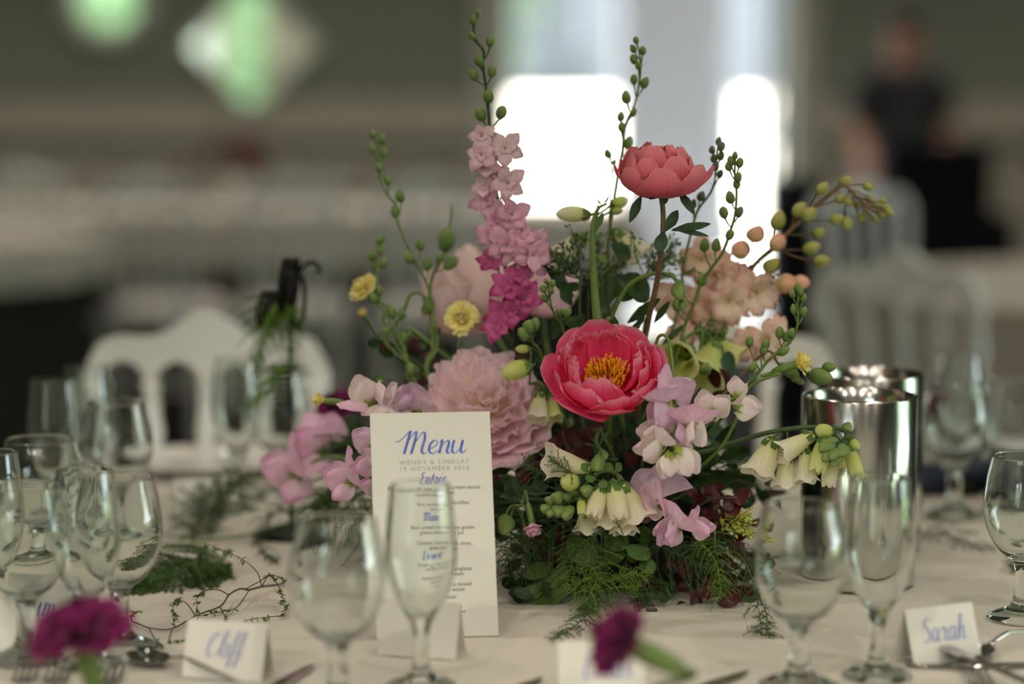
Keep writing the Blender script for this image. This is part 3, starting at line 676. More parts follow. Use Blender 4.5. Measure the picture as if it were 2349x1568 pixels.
# ------------------------------------------------------------------ flower parts
SHAPES = {'lark': [(0, .2), (.3, .62), (.55, 1), (.75, .86), (.9, .42), (1, .05)],
          'round': [(0, .22), (.2, .5), (.5, .92), (.72, 1), (.9, .86), (1, .62)],
          'spoon': [(0, .12), (.3, .35), (.6, .85), (.85, 1), (1, .7)],
          'point': [(0, .25), (.35, .8), (.6, 1), (.85, .62), (1, .06)],
          'fan': [(0, .1), (.4, .42), (.75, .85), (1, 1)]}
def petal_mesh(name, prof, W, m, shape='round', cup=1.0, ruf=0.0, rfreq=3, seed=0, nu=8, nv=10, tip=.2, notch=0, fringe=0):
    r_ = random.Random(seed); ph, ph2, ph3 = r_.random() * 6, r_.random() * 6, r_.random() * 6
    tab = SHAPES[shape]; pts = cat_rom([Vector((a, b, 0)) for a, b in prof], 10); n = len(pts) - 1
    def at(t):
        t = min(max(t, 0), 1) * n; i = min(int(t), n - 1); return pts[i].lerp(pts[i + 1], t - i), (pts[i + 1] - pts[i])
    L = sum((pts[i + 1] - pts[i]).length for i in range(n))
    def fn(a, b):
        s = a * 2 - 1
        te = b * (1 - tip * s * s * s * s - notch * math.exp(-(s / .22) ** 2)); te = te if b > .05 else b
        p, tg = at(te); d = s * W * lerp_tab(tab, b)
        rc = max(abs(p.x), .22 * L) * cup
        an = d / rc
        x = p.x - rc * (1 - math.cos(an)); y = rc * math.sin(an); z = p.y
        tn = tg.normalized() if tg.length > 1e-9 else Vector((1, 0, 0)); nx, nz = -tn.y, tn.x
        q = ruf * L * (b ** 1.6) * (math.sin(rfreq * PI * s + ph) * .5 + .5 * math.sin(rfreq * 1.9 * s + ph2 + b * 3) + .35 * math.sin(9 * s + ph3) * abs(s))
        fr = fringe * L * (math.sin(s * 24 + ph) + .6 * math.sin(s * 41 + ph2)) * (b ** 6)
        k = math.cos(an)
        return (x + nx * q * k + tn.x * fr, y + nx * q * math.sin(an), z + nz * q + tn.y * fr)
    mb = MB(); mb.grid(fn, nu, nv); return mb.mesh(name, [m])
def ring(parent, X, variants, n, phase=0, tilt=0, jit=.12, name='petal', zoff=0, skip=(), scl=.08, r_=None):
    r_ = r_ or rnd
    for i in range(n):
        if i in skip: continue
        a = phase + 2 * PI * i / n + r_.uniform(-jit, jit)
        s = 1 + r_.uniform(-scl, scl)
        Y = X @ Matrix.Rotation(a, 4, 'Z') @ Matrix.Rotation(tilt + r_.uniform(-jit, jit) * .6, 4, 'Y') @ Matrix.Rotation(r_.uniform(-jit, jit) * .6, 4, 'X') @ Matrix.Translation((0, 0, zoff)) @ Matrix.Scale(s, 4)
        part(parent, name, variants[i % len(variants)], Y)

BASE = Vector(((1435 - 1174.5) * 2.56 / FPX, 2.56, TZ))
def foot(dx=0, dy=0): return BASE + Vector((dx, dy, .05))
def stem_path(head, axis, start=None, bulge=.35, n=8):
    start = start if start is not None else foot(rnd.uniform(-.03, .03), rnd.uniform(-.03, .02))
    L = (head - start).length
    b = head - Vector(axis).normalized() * L * bulge; a = start + Vector((0, 0, 1)) * L * .25
    out = []
    for k in range(n * 2 + 1):
        t = k / (n * 2); out.append(start * (1 - t) ** 3 + a * 3 * t * (1 - t) ** 2 + b * 3 * t * t * (1 - t) + head * t ** 3)
    return out
def stem_part(t, pts, r0, r1, m='stem', extra=None):
    mb = MB(); pts = [Vector(p) for p in pts]
    mb.tube(pts, rlin((r0, r1), len(pts)), 7)
    if extra:
        for e in extra: mb.tube(e[0], e[1], 5)
    return part(t, 'stem', mb.mesh('stem', [M[m]]), I4)

# leaf meshes: along +z, width along x
def leaf_mesh(name, m, curve=.25, fold=.25, shape='point', wav=0.0, seed=0):
    r_ = random.Random(seed); ph = r_.random() * 6
    def fn(a, b):
        s = a * 2 - 1; wd = .5 * lerp_tab([(0, .08), (.18, .55), (.42, 1), (.7, .78), (.9, .35), (1, .03)] if shape == 'point' else [(0, .1), (.15, .6), (.4, .98), (.65, 1), (.88, .66), (1, .12)], b)
        an = curve * b
        z = math.sin(an) / curve if curve else b; y = (1 - math.cos(an)) / curve if curve else 0
        return (s * wd, y + abs(s) * wd * fold + wav * math.sin(b * 9 + ph + s) * abs(s), z)
    mb = MB(); mb.grid(fn, 6, 10); return mb.mesh(name, [m])
LEAF = {k: [leaf_mesh('leaf', M[k], c, .22, sh, wv, i) for i, (c, sh, wv) in enumerate(((.5, 'point', 0.02), (1.0, 'point', .03), (-.6, 'round', .03), (.8, 'round', .03)))] for k in ('leaf', 'leaf_mid', 'leaf_blue', 'burgundy')}
def leaf_at(t, base, tip, wid, key='leaf', var=0, up=(0, -.6, 1), name='leaf'):
    d = tip - base; L = d.length
    z = d.normalized(); y = Vector(up); y = (y - z * y.dot(z)).normalized()
    X = frame(base, z, y.cross(z), (wid, wid if True else L, L))
    return part(t, name, LEAF[key][var], X)
def leaf_px(t, a, b, wpx, d, key='leaf', var=0, dd=0, up=(0, -.7, .8)):
    return leaf_at(t, P(a[0], a[1], d), P(b[0], b[1], d + dd), wpx * d / FPX, key, var, up)

# ---- peonies
def peony_stem(t, head, axis, m='stem', r=.0033):
    stem_part(t, stem_path(head, axis), r, r * .9, m)
def petal_set(name, prof, W, m, nvar=3, **k): return [petal_mesh(name, prof, W, m, seed=hash((name, i, W)) % 9973 if False else int(W * 1e6) + i * 17, **k) for i in range(nvar)]

def open_peony():
    c = P(1391, 858, 2.37); ax = Vector((-.05, -.62, .78)).normalized(); Rr = .0495
    base = c - ax * Rr * .42
    t = thing('open_peony', 'wide open hot pink peony with orange yellow stamens at the front of the centrepiece', 'flower', base)
    X = frame(base, ax, (1, 0, 0))
    s = lambda pr: [(a * Rr, b * Rr) for a, b in pr]
    r_ = random.Random(11)
    g = petal_set('petal', s([(.08, -.04), (.5, -.04), (.92, .16), (1.14, .42), (1.22, .60)]), .58 * Rr, M['coral'], 3, ruf=.025, rfreq=2, cup=1.25, tip=.22)
    ring(t, X, g, 7, .35, 0, .10, r_=r_)
    o = petal_set('petal', s([(.08, 0), (.5, .0), (.86, .26), (1.0, .60), (1.0, .86)]), .60 * Rr, M['coral'], 3, ruf=.03, rfreq=2.5, cup=1.1)
    ring(t, X, o, 8, .1, 0, .12, r_=r_)
    m_ = petal_set('petal', s([(.06, .02), (.42, .08), (.74, .36), (.84, .72), (.78, 1.02)]), .52 * Rr, M['coral'], 3, ruf=.045, rfreq=3, cup=1.05)
    ring(t, X, m_, 8, .5, 0, .14, r_=r_, skip=(6,))
    n_ = petal_set('petal', s([(.06, .04), (.38, .12), (.62, .4), (.72, .74), (.66, .98)]), .36 * Rr, M['coral'], 3, ruf=.07, rfreq=3.5, cup=1.0)
    ring(t, X, n_, 8, .2, 0, .2, r_=r_, skip=(5, 6))
    small = petal_set('petal', s([(.05, .06), (.25, .15), (.4, .34), (.44, .52)]), .2 * Rr, M['coral'], 2, ruf=.09, rfreq=3)
    ring(t, X, small, 3, -PI / 2 - .1, 0, .3, r_=r_)
    mb = MB()
    for i in range(150):
        a = r_.uniform(0, 2 * PI); q = r_.uniform(.08, .26) * Rr; h = r_.uniform(.36, .62) * Rr; lean = r_.uniform(.2, .62)
        d = Vector((math.cos(a), math.sin(a), 0)); p0 = d * q * .5 + Vector((0, 0, .06 * Rr)); p1 = d * (q + lean * h * .45) + Vector((0, 0, h * .55)); p2 = d * (q + lean * h * .75) + d.cross(Vector((0, 0, 1))) * r_.uniform(-.1, .1) * Rr + Vector((0, 0, h))
        mb.tube([p0, p1, p1.lerp(p2, .5), p2], [.00035, .0004, .0011, .0009], 5)
    part(t, 'stamens', mb.mesh('stamens', [M['stamen']]), X, 'stuff')
    mb = MB()
    for i in range(4):
        a = i * PI / 2 + .4; d = Vector((math.cos(a), math.sin(a), 0)) * .004
        mb.tube([d, d * 1.1 + Vector((0, 0, .008)), d * 1.5 + Vector((0, 0, .014))], [.004, .0034, .0012], 7)
    part(t, 'carpels', mb.mesh('carpels', [M['carpel']]), X)
    peony_stem(t, base, ax)
open_peony()

def salmon_peony():
    d = 2.42; c = P(1511, 441, d); ax = Vector((.05, -.10, 1)).normalized(); Rr = .0440
    t = thing('salmon_peony', 'salmon pink half open peony held highest above the centrepiece, seen from the side', 'flower', c)
    X = frame(c, ax, (1, 0, 0)); s = lambda pr: [(a * Rr, b * Rr * .78) for a, b in pr]; r_ = random.Random(5)
    o = petal_set('petal', s([(.1, .0), (.45, -.06), (.80, .10), (1.0, .48), (.98, .88)]), .60 * Rr, M['salmon'], 3, ruf=.012, rfreq=2, cup=1.0, tip=.25)
    ring(t, X, o, 7, -PI / 2, 0, .05, r_=r_, skip=(2,))
    side = petal_set('petal', s([(.1, .0), (.5, -.02), (.85, .16), (1.15, .52), (1.24, .84)]), .46 * Rr, M['salmon'], 1, ruf=.01, cup=.9)
    part(t, 'petal', side[0], X @ Matrix.Rotation(.12, 4, 'Z')); part(t, 'petal', side[0], X @ Matrix.Rotation(PI - .15, 4, 'Z') @ Matrix.Scale(.86, 4))
    o2 = petal_set('petal', s([(.1, .02), (.45, .04), (.74, .3), (.84, .72), (.74, 1.16)]), .50 * Rr, M['salmon'], 3, ruf=.02, rfreq=2, cup=1.0, tip=.25)
    ring(t, X, o2, 7, -.2, 0, .08, r_=r_)
    o3 = petal_set('petal', s([(.08, .06), (.34, .12), (.58, .5), (.62, .95), (.46, 1.30)]), .34 * Rr, M['salmon'], 3, ruf=.04, rfreq=2.5, cup=.9)
    ring(t, X, o3, 6, .3, 0, .15, r_=r_)
    o4 = petal_set('petal', s([(.05, .2), (.24, .4), (.38, .8), (.36, 1.1), (.2, 1.28)]), .26 * Rr, M['salmon'], 3, ruf=.07, rfreq=3, cup=.8)
    ring(t, X, o4, 6, .1, 0, .25, r_=r_); ring(t, X @ Matrix.Scale(.7, 4), o4, 4, .6, 0, .3, zoff=.014, r_=r_)
    sp = petal_mesh('sepal', s([(.05, -.08), (.3, -.12), (.55, .0), (.62, .22)]), .2 * Rr, M['leaf_mid'], seed=3)
    ring(t, X, [sp], 4, .4, 0, .1, name='sepal', r_=r_)
    pts = [P(1516, 447, d), P(1521, 490, d), P(1519, 550, d), P(1508, 640, d + .02), P(1487, 735, d + .05), P(1470, 850, d + .09), foot(.01, .01)]
    stem_part(t, cat_rom(pts, 5)[::-1], .0034, .0026, 'stem_brown')
    for a, b, wp, v in (((1472, 447), (1446, 513), 26, 0), ((1556, 436), (1594, 498), 24, 0), ((1524, 532), (1566, 478), 30, 1), ((1540, 528), (1636, 518), 30, 0), ((1544, 524), (1630, 546), 20, 0), ((1523, 532), (1512, 580), 32, 3), ((1512, 444), (1488, 462), 18, 0), ((1530, 446), (1524, 470), 14, 0)):
        leaf_px(t, a, b, wp, d - .005, 'leaf_blue', v, dd=rnd.uniform(-.015, .02))
salmon_peony()

def blush_peony():
    d = 2.50; c = P(1108, 912, d); ax = Vector((.04, -.80, .55)).normalized(); Rr = .057
    base = c - ax * Rr * .35
    t = thing('blush_peony', 'big ruffled blush pink double peony partly behind the menu card', 'flower', base)
    X = frame(base, ax, (1, 0, 0)); s = lambda pr: [(a * Rr, b * Rr) for a, b in pr]; r_ = random.Random(21)
    g = petal_set('petal', s([(.1, -.15), (.55, -.12), (.95, .05), (1.14, .3)]), .56 * Rr, M['blush_outer'], 3, ruf=.06, rfreq=3, cup=1.3, notch=.06)
    ring(t, X, g, 8, .2, 0, .15, r_=r_)
    g1 = petal_set('petal', s([(.1, -.1), (.5, -.02), (.85, .2), (1.0, .5)]), .5 * Rr, M['blush_outer'], 3, ruf=.08, rfreq=3, cup=1.2, notch=.06)
    ring(t, X, g1, 9, .5, 0, .18, r_=r_)
    for (pr, W, n, ph) in (([(.08, -.05), (.42, .05), (.7, .32), (.8, .62)], .46, 8, .1), ([(.06, 0), (.34, .15), (.55, .45), (.62, .76)], .40, 8, .4), ([(.05, .1), (.22, .25), (.38, .55), (.44, .82)], .32, 7, .2), ([(.03, .15), (.12, .3), (.2, .6), (.24, .85)], .24, 5, .5)):
        v = petal_set('petal', s(pr), W * Rr, M['blush'], 4, shape='fan', ruf=.10, rfreq=2.8, cup=1.0, nu=10, notch=.1)
        ring(t, X, v, n, ph, 0, .3, r_=r_, scl=.14)
    # two loose outer petals hanging low right
    hang = petal_set('petal', s([(.1, -.1), (.5, -.2), (.95, -.05), (1.3, .3), (1.36, .55)]), .56 * Rr, M['blush_outer'], 2, ruf=.05, rfreq=2, cup=.9)
    for a, sc_ in ((-.95, 1.12), (-.55, 1.06), (-1.35, 1.12)): part(t, 'petal', hang[0 if a < -.6 else 1], X @ Matrix.Rotation(a, 4, 'Z') @ Matrix.Scale(sc_, 4))
    peony_stem(t, base, ax)
blush_peony()

def pale_peony():
    d = 2.74; c = P(1100, 672, d); ax = Vector((-.35, .25, .9)).normalized(); Rr = .067
    base = c - ax * Rr * .45
    t = thing('pale_peony', 'pale salmon pink ruffled peony at the back of the centrepiece behind the larkspur', 'flower', base)
    X = frame(base, ax, (1, 0, 0)); s = lambda pr: [(a * Rr, b * Rr) for a, b in pr]; r_ = random.Random(31)
    g = petal_set('petal', s([(.1, -.1), (.55, -.08), (.95, .2), (1.1, .6)]), .56 * Rr, M['pale_peony'], 3, ruf=.05, rfreq=2.5, cup=1.1)
    ring(t, X, g, 8, .2, 0, .15, r_=r_)
    for (pr, W, n) in (([(.08, 0), (.5, .1), (.8, .5), (.85, 1.0)], .48, 8), ([(.06, 0), (.35, .2), (.6, .6), (.62, 1.05)], .4, 8), ([(.05, .1), (.2, .3), (.34, .7), (.3, 1.05)], .3, 7)):
        v = petal_set('petal', s(pr), W * Rr, M['pale_peony'], 3, ruf=.09, rfreq=3, cup=1.0); ring(t, X, v, n, n * .3, 0, .25, r_=r_)
    peony_stem(t, base, ax)
    big = thing('blush_rose', 'pale pink rounded bloom behind the larkspur at the right of the pale peony', 'flower', P(1245, 690, 2.72))
    Xb = frame(P(1245, 700, 2.72), (.1, -.4, .9), (1, 0, 0), (.8, .8, .8))
    v = petal_set('petal', s([(.1, -.1), (.5, 0), (.75, .4), (.74, .9)]), .5 * Rr, M['blush_outer'], 3, ruf=.05, rfreq=2.5); ring(big, Xb, v, 7, .2, r_=r_); ring(big, Xb @ Matrix.Scale(.7, 4), v, 6, .6, zoff=.006, r_=r_)
    stem_part(big, stem_path(P(1245, 705, 2.72), (0, 0, 1)), .003, .0026)
pale_peony()

# ---- bud stems
def bud_mesh(name, m, rr=.33, ridges=3):
    mb = MB(); prof = [(.02, 0), (.16, .05), (.28, .2), (.33, .42), (.30, .64), (.2, .84), (.08, .96), (.005, 1.0)]
    mb.lathe([(a * rr / .33, b) for a, b in prof], 12, 0, None, lambda r, z, an, u: (r * (1 + .16 * math.cos(ridges * an)), z)); return mb.mesh(name, [m])
BUD = {'green': bud_mesh('bud', M['green_bud']), 'violet': bud_mesh('bud', M['violet_bud']), 'lime': bud_mesh('bud', M['lime_bud'], .36), 'peach': bud_mesh('bud', M['peach_bud'], .42, 5)}
def px_path(pts, d, end=True, n=5):
    if not hasattr(d, '__len__'): d = (d, d)
    N = len(pts); out = []
    for i, p in enumerate(pts): out.append(P(p[0], p[1], d[0] + (d[1] - d[0]) * i / (N - 1)))
    if end: out.append(foot(rnd.uniform(-.03, .03), rnd.uniform(-.03, .03)))
    return cat_rom(out, n)
def bud_add(t, stem, c, size, kind, extra, back=.014):
    i = min(range(len(stem)), key=lambda k: (stem[k] - c).length)
    acc = 0; j = i
    while j < len(stem) - 1 and acc < back: acc += (stem[j + 1] - stem[j]).length; j += 1
    a = stem[j]; d = (c - a); dirn = d.normalized() * .7 + (stem[max(0, i - 1)] - stem[min(len(stem) - 1, i + 1)]).normalized() * .45; dirn.normalize()
    b = c - dirn * size * .5
    mid = a.lerp(b, .55) - dirn * size * .15
    if (a - b).length > .002: extra.append(([a, mid, b], [.0007, .0007, .0009]))
    part(t, 'bud', BUD[kind], frame(b, dirn, (rnd.random(), rnd.random(), .3), (size, size, size)))
def bud_stem(label, pts, d, buds, size=.0105, r=(.0018, .0009), kind='green', m='stem', big=()):
    st = px_path(pts, d); t = thing('larkspur_bud_stem', label, 'flower stem', st[-1]); extra = []
    if not hasattr(d, '__len__'): d = (d, d)
    for b in buds:
        k = min(range(len(pts)), key=lambda i: (pts[i][0] - b[0]) ** 2 + (pts[i][1] - b[1]) ** 2)
        dd = d[0] + (d[1] - d[0]) * k / (len(pts) - 1)
        bud_add(t, st, P(b[0], b[1], dd + rnd.uniform(-.004, .004)), (b[2] if len(b) > 2 else 1) * size * rnd.uniform(.9, 1.1), b[3] if len(b) > 3 else kind, extra)
    mb = MB(); mb.tube(st, rlin((r[1], r[0]), len(st)), 6)
    for e in extra: mb.tube(e[0], e[1], 5)
    # hair-thin bracts
    for k in range(4, min(len(st) - 8, 30), 4):
        q = st[k]; dv = Vector((rnd.uniform(-1, 1), rnd.uniform(-.4, .4), .5)).normalized(); mb.tube([q, q + dv * .005, q + dv * .009 + Vector((0, 0, .001))], [.0004, .0003, .0001], 4)
    part(t, 'stem', mb.mesh('stem', [M[m]]), I4); return t
bud_stem('green larkspur bud stem rising furthest left and highest of the left hand stems', [(854, 304), (867, 339), (869, 393), (876, 424), (892, 451), (910, 473), (914, 513), (941, 576), (977, 647), (992, 700), (1004, 790), (1014, 900)], (2.60, 2.55),
         [(855, 308, .9), (876, 318), (855, 341), (880, 349), (870, 384), (890, 413), (919, 449, 1.2), (906, 484, 1.1), (965, 560, 1.25), (939, 590, 1.2), (980, 605, 1.1)], .0125)
bud_stem('short green larkspur bud stem beside the left yellow carnation', [(870, 548), (865, 600), (866, 660), (880, 710), (910, 760), (930, 810), (955, 880), (972, 940)], (2.58, 2.55),
         [(870, 551, .9), (877, 546, .9), (874, 573), (853, 585), (881, 603, 1.1), (860, 607), (871, 667), (857, 684, 1.2), (898, 714, 1.4), (922, 718, 1.2), (926, 774, 1.1), (943, 846, 1.3), (884, 757)], .0115)
bud_stem('green larkspur bud stem rising behind the salmon peony', [(1459, 95), (1468, 130), (1468, 174), (1456, 237), (1433, 289), (1427, 344), (1417, 395), (1400, 520), (1396, 650)], (2.50, 2.56),
         [(1459, 92, .9), (1452, 111), (1474, 116), (1454, 136), (1464, 150, .9), (1454, 182), (1480, 190, 1.1), (1436, 223, 1.2), (1423, 267, 1.1), (1425, 291), (1440, 327, 1.2), (1453, 257)], .0112)
bud_stem('thin green bud stem just left of the salmon peony', [(1394, 345), (1402, 380), (1400, 450), (1396, 560), (1392, 680)], (2.58, 2.6), [(1394, 352, 1.2), (1408, 372, .8)], .0105, (.0014, .0008))
bud_stem('green larkspur bud stem arching right of the salmon peony', [(1649, 326), (1643, 378), (1640, 415), (1628, 445), (1602, 480), (1590, 515), (1566, 620), (1548, 740)], (2.47, 2.55),
         [(1650, 324, .9), (1656, 336), (1634, 343), (1655, 357), (1638, 363), (1643, 380), (1653, 399, 1.1), (1609, 449, 1.2), (1591, 467, 1.1)], .0105, kind='violet')
bud_stem('green larkspur bud stem with violet tips before the bright doorway', [(1687, 358), (1686, 400), (1690, 440), (1687, 490), (1676, 530), (1660, 575), (1632, 615), (1608, 650), (1590, 700), (1570, 750), (1548, 830)], (2.43, 2.5),
         [(1687, 356, .8), (1677, 369), (1697, 373), (1672, 381), (1694, 406, 1.1), (1690, 422), (1676, 452, 1.2), (1697, 486, 1.2, 'violet'), (1661, 487, 1.3), (1675, 538, 1.25), (1616, 561, 1.4), (1643, 561, 1.3), (1611, 641, 1.3), (1559, 655, 1.3), (1553, 700, 1.3)], .0108, (.002, .001))
bud_stem('green larkspur bud stem curling up at the right side of the centrepiece', [(1832, 660), (1830, 690), (1831, 723), (1827, 755), (1812, 785), (1784, 807), (1760, 829), (1739, 855), (1713, 881), (1670, 925), (1610, 985), (1560, 1060)], (2.40, 2.44),
         [(1830, 659), (1836, 668), (1818, 673), (1843, 682), (1821, 709, 1.2), (1844, 714, 1.2), (1788, 762, 1.3), (1807, 770, 1.3), (1816, 763, 1.1), (1798, 804, 1.25), (1756, 788, 1.2), (1720, 783, 1.1), (1753, 803, 1.1), (1727, 841, 1.3)], .0105, (.0022, .001))
bud_stem('small green bud stem left of the open peony', [(1257, 648), (1262, 690), (1272, 720), (1288, 745), (1300, 790), (1310, 850)], (2.42, 2.5), [(1253, 644, .8), (1268, 649, 1.1), (1246, 662, 1.1), (1250, 683, 1.1), (1283, 715, 1.2), (1301, 716, 1.3), (1264, 665)], .010, (.0016, .0009), m='stem')
bud_stem('green bud stem with rounded buds right of the blush peony', [(1215, 755), (1222, 785), (1235, 800), (1245, 830), (1262, 870)], (2.44, 2.5), [(1213, 748, 1.3), (1202, 765, 1.5), (1228, 742, 1.2)], .013, (.002, .0014))

# ---- pink larkspur spike
def floret_center(name, m):
    mb = MB()
    for k in range(4):
        a = k * PI / 2 + .4
        X = Matrix.Rotation(a, 4, 'Z')
        mb.grid(lambda u, v: (v * .34, (u - .5) * .26 * (1 - .3 * v), .04 + .26 * v - .1 * v * v), 3, 4, 0, False, X)
    mb.tube([(0, 0, 0), (-.05, 0, -.3), (-.1, 0, -.75)], [.10, .09, .02], 6, 1)
    mb.ball((0, 0, .18), .07, 6, 5, 1)
    return mb.mesh(name, [m, M['calyx']])
FC = {k: floret_center('floret', M[k]) for k in ('lark_pale', 'lark_mid', 'lark_deep', 'peach')}
FP = {k: [petal_mesh('petal', [(.04, 0), (.4, .10), (.85, .16), (1.15, .02 - .16 * i)], .44, M[k], 'lark' if k != 'peach' else 'round', cup=1.4, ruf=.09 + .02 * i, rfreq=2.6, seed=i + 3, nu=6, nv=7, tip=.05) for i in range(3)] for k in FC}
def floret(t, c, face, size, key, r_, n=5):
    X = frame(c, face, (r_.uniform(-1, 1), r_.uniform(-.3, .3), 1), (size, size, size))
    f = part(t, 'floret', FC[key], X)
    for k in range(n):
        a = 2 * PI * k / n + r_.uniform(-.15, .15)
        part(f, 'petal', FP[key][k % 3], X @ Matrix.Rotation(a, 4, 'Z') @ Matrix.Rotation(r_.uniform(-.55, .25), 4, 'Y') @ Matrix.Scale(r_.uniform(.9, 1.1), 4))
    if key != 'peach':
        for k in range(5):
            a = 2 * PI * (k + .5) / 5 + r_.uniform(-.25, .25)
            part(f, 'petal', FP[key][k % 3], X @ Matrix.Translation((0, 0, .08)) @ Matrix.Rotation(a, 4, 'Z') @ Matrix.Rotation(r_.uniform(-.9, -.1), 4, 'Y') @ Matrix.Scale(r_.uniform(.42, .62), 4))
def spike_extra(stem, c, extra, back=.02):
    i = min(range(len(stem)), key=lambda k: (stem[k] - c).length); acc = 0; j = i
    while j < len(stem) - 1 and acc < back: acc += (stem[j + 1] - stem[j]).length; j += 1
    a = stem[j]; extra.append(([a, a.lerp(c, .5) + Vector((0, .002, -.002)), c + Vector((0, .004, 0))], [.0008, .0008, .0008]))
    return stem[i]
def pink_larkspur():
    d = 2.50; pts = [(1098, 34), (1088, 58), (1091, 89), (1110, 118), (1108, 147), (1115, 196), (1120, 250), (1126, 304), (1131, 353), (1138, 420), (1148, 500), (1158, 600), (1168, 700), (1180, 800)]
    st = px_path(pts, (d, d + .03)); t = thing('pink_larkspur', 'tall pink larkspur spike with green budded tip, the tallest stem of the centrepiece', 'flower', st[-1]); extra = []; r_ = random.Random(3)
    for b in [(1097, 30, .8), (1087, 45), (1083, 83, .9), (1124, 95, 1.1), (1100, 138, 1.25), (1129, 164, 1.2), (1086, 172, 1.2), (1122, 219, 1.5), (1103, 262, 1.5), (1152, 258, 1.4)]:
        bud_add(t, st, P(b[0], b[1], d), .0115 * (b[2] if len(b) > 2 else 1), 'green', extra)
    FL = [(1105, 312, .9, 0), (1158, 341, 1.15, 0), (1104, 356, 1.0, 0), (1118, 378, 1.0, 0), (1164, 421, 1.2, 0), (1112, 428, .8, 0), (1119, 462, 1.15, 1), (1173, 492, 1.25, 1), (1124, 536, .9, 1), (1162, 560, 1.35, 1), (1222, 585, 1.2, 1), (1124, 596, .8, 2), (1145, 505, .9, 1),
          (1163, 652, 1.15, 2), (1188, 672, 1.1, 2), (1205, 684, 1.15, 2), (1152, 724, 1.15, 2), (1142, 747, 1.05, 2), (1175, 715, 1.0, 2), (1230, 560, 1.0, 1), (1140, 400, .9, 0), (1195, 540, .95, 1), (1110, 335, .8, 0), (1218, 610, 1.0, 1), (1188, 640, 1.0, 2)]
    for (x, y, s, k) in FL:
        c = P(x, y, d - .012 + r_.uniform(-.008, .012)); q = spike_extra(st, c, extra)
        out = c - q; face = Vector((out.x * 14, -1.0, .1 + r_.uniform(-.3, .3)))
        floret(t, c, face, .0152 * s, ('lark_pale', 'lark_mid', 'lark_deep')[k], r_)
    mb = MB(); mb.tube(st, rlin((.0012, .0026), len(st)), 7)
    for e in extra: mb.tube(e[0], e[1], 5)
    part(t, 'stem', mb.mesh('stem', [M['stem_dark']]), I4)
pink_larkspur()

def peach_spike():
    d = 2.58; pts = [(2030, 482), (2006, 483), (1982, 466), (1955, 440), (1939, 426), (1926, 430), (1873, 473), (1822, 520), (1782, 560), (1741, 595), (1714, 630), (1688, 680), (1655, 760), (1615, 870)]
    st = px_path(pts, (d - .02, d + .02)); t = thing('peach_foxtail_spike', 'long peach flowered spike with drooping lime budded tip leaning out to the right', 'flower', st[-1]); extra = []; r_ = random.Random(13)
    for (x, y, s, k) in [(1733, 536, 2.4, 'peach'), (1701, 572, 2.6, 'peach'), (1783, 555, 2.5, 'peach'), (1783, 504, 2.6, 'lime'), (1769, 608, 2.4, 'lime'), (1806, 650, 2.8, 'peach'), (1838, 648, 2.2, 'peach'), (1886, 432, 1.9, 'lime'), (1939, 416, 1.9, 'lime'), (1992, 428, 1.5, 'lime'),
                         (1835, 481, 2.2, 'lime'), (1857, 491, 2.2, 'lime'), (1918, 501, 1.9, 'lime'), (1942, 513, 1.9, 'lime'), (1880, 532, 1.8, 'lime'), (1861, 567, 2.2, 'lime'), (1885, 597, 2.2, 'lime'), (1928, 454, 1.5, 'lime'), (1946, 462, 1.3, 'lime'), (1965, 471, 1.1, 'lime'), (1975, 499, 1.3, 'lime'),
                         (1987, 489, 1.1, 'lime'), (2007, 501, 1.2, 'lime'), (1994, 454, 1.1, 'lime'), (2016, 473, 1.2, 'lime'), (2035, 478, 1.2, 'lime'), (2026, 460, 1.1, 'lime'), (2022, 492, 1.1, 'lime'), (2040, 488, 1.1, 'lime'), (2008, 468, 1.1, 'lime')]:
        bud_add(t, st, P(x, y, d + r_.uniform(-.012, .012)), .0088 * s, k, extra, .022)
    for (x, y, s) in [(1609, 592, 1.15), (1655, 640, 1.4), (1732, 668, 1.35), (1672, 690, 1.2), (1597, 700, 1.25), (1537, 690, 1.0), (1592, 736, 1.1), (1760, 775, 1.2), (1556, 770, .9), (1640, 610, 1.0), (1700, 650, 1.1), (1635, 720, 1.1), (1715, 790, .9)]:
        c = P(x, y, d + r_.uniform(-.02, .03)); spike_extra(st, c, extra); floret(t, c, (r_.uniform(-.5, .5), -1, r_.uniform(-.5, .1)), .0185 * s, 'peach', r_, 6)
        floret(t, c + Vector((0, .006, 0)), (r_.uniform(-.5, .5), -1, r_.uniform(-.5, .1)), .0185 * s, 'peach', r_, 5)
    mb = MB(); mb.tube(st, rlin((.0012, .0034), len(st)), 7)
    for e in extra: mb.tube(e[0], e[1], 5)
    part(t, 'stem', mb.mesh('stem', [M['stem_brown']]), I4)
peach_spike()

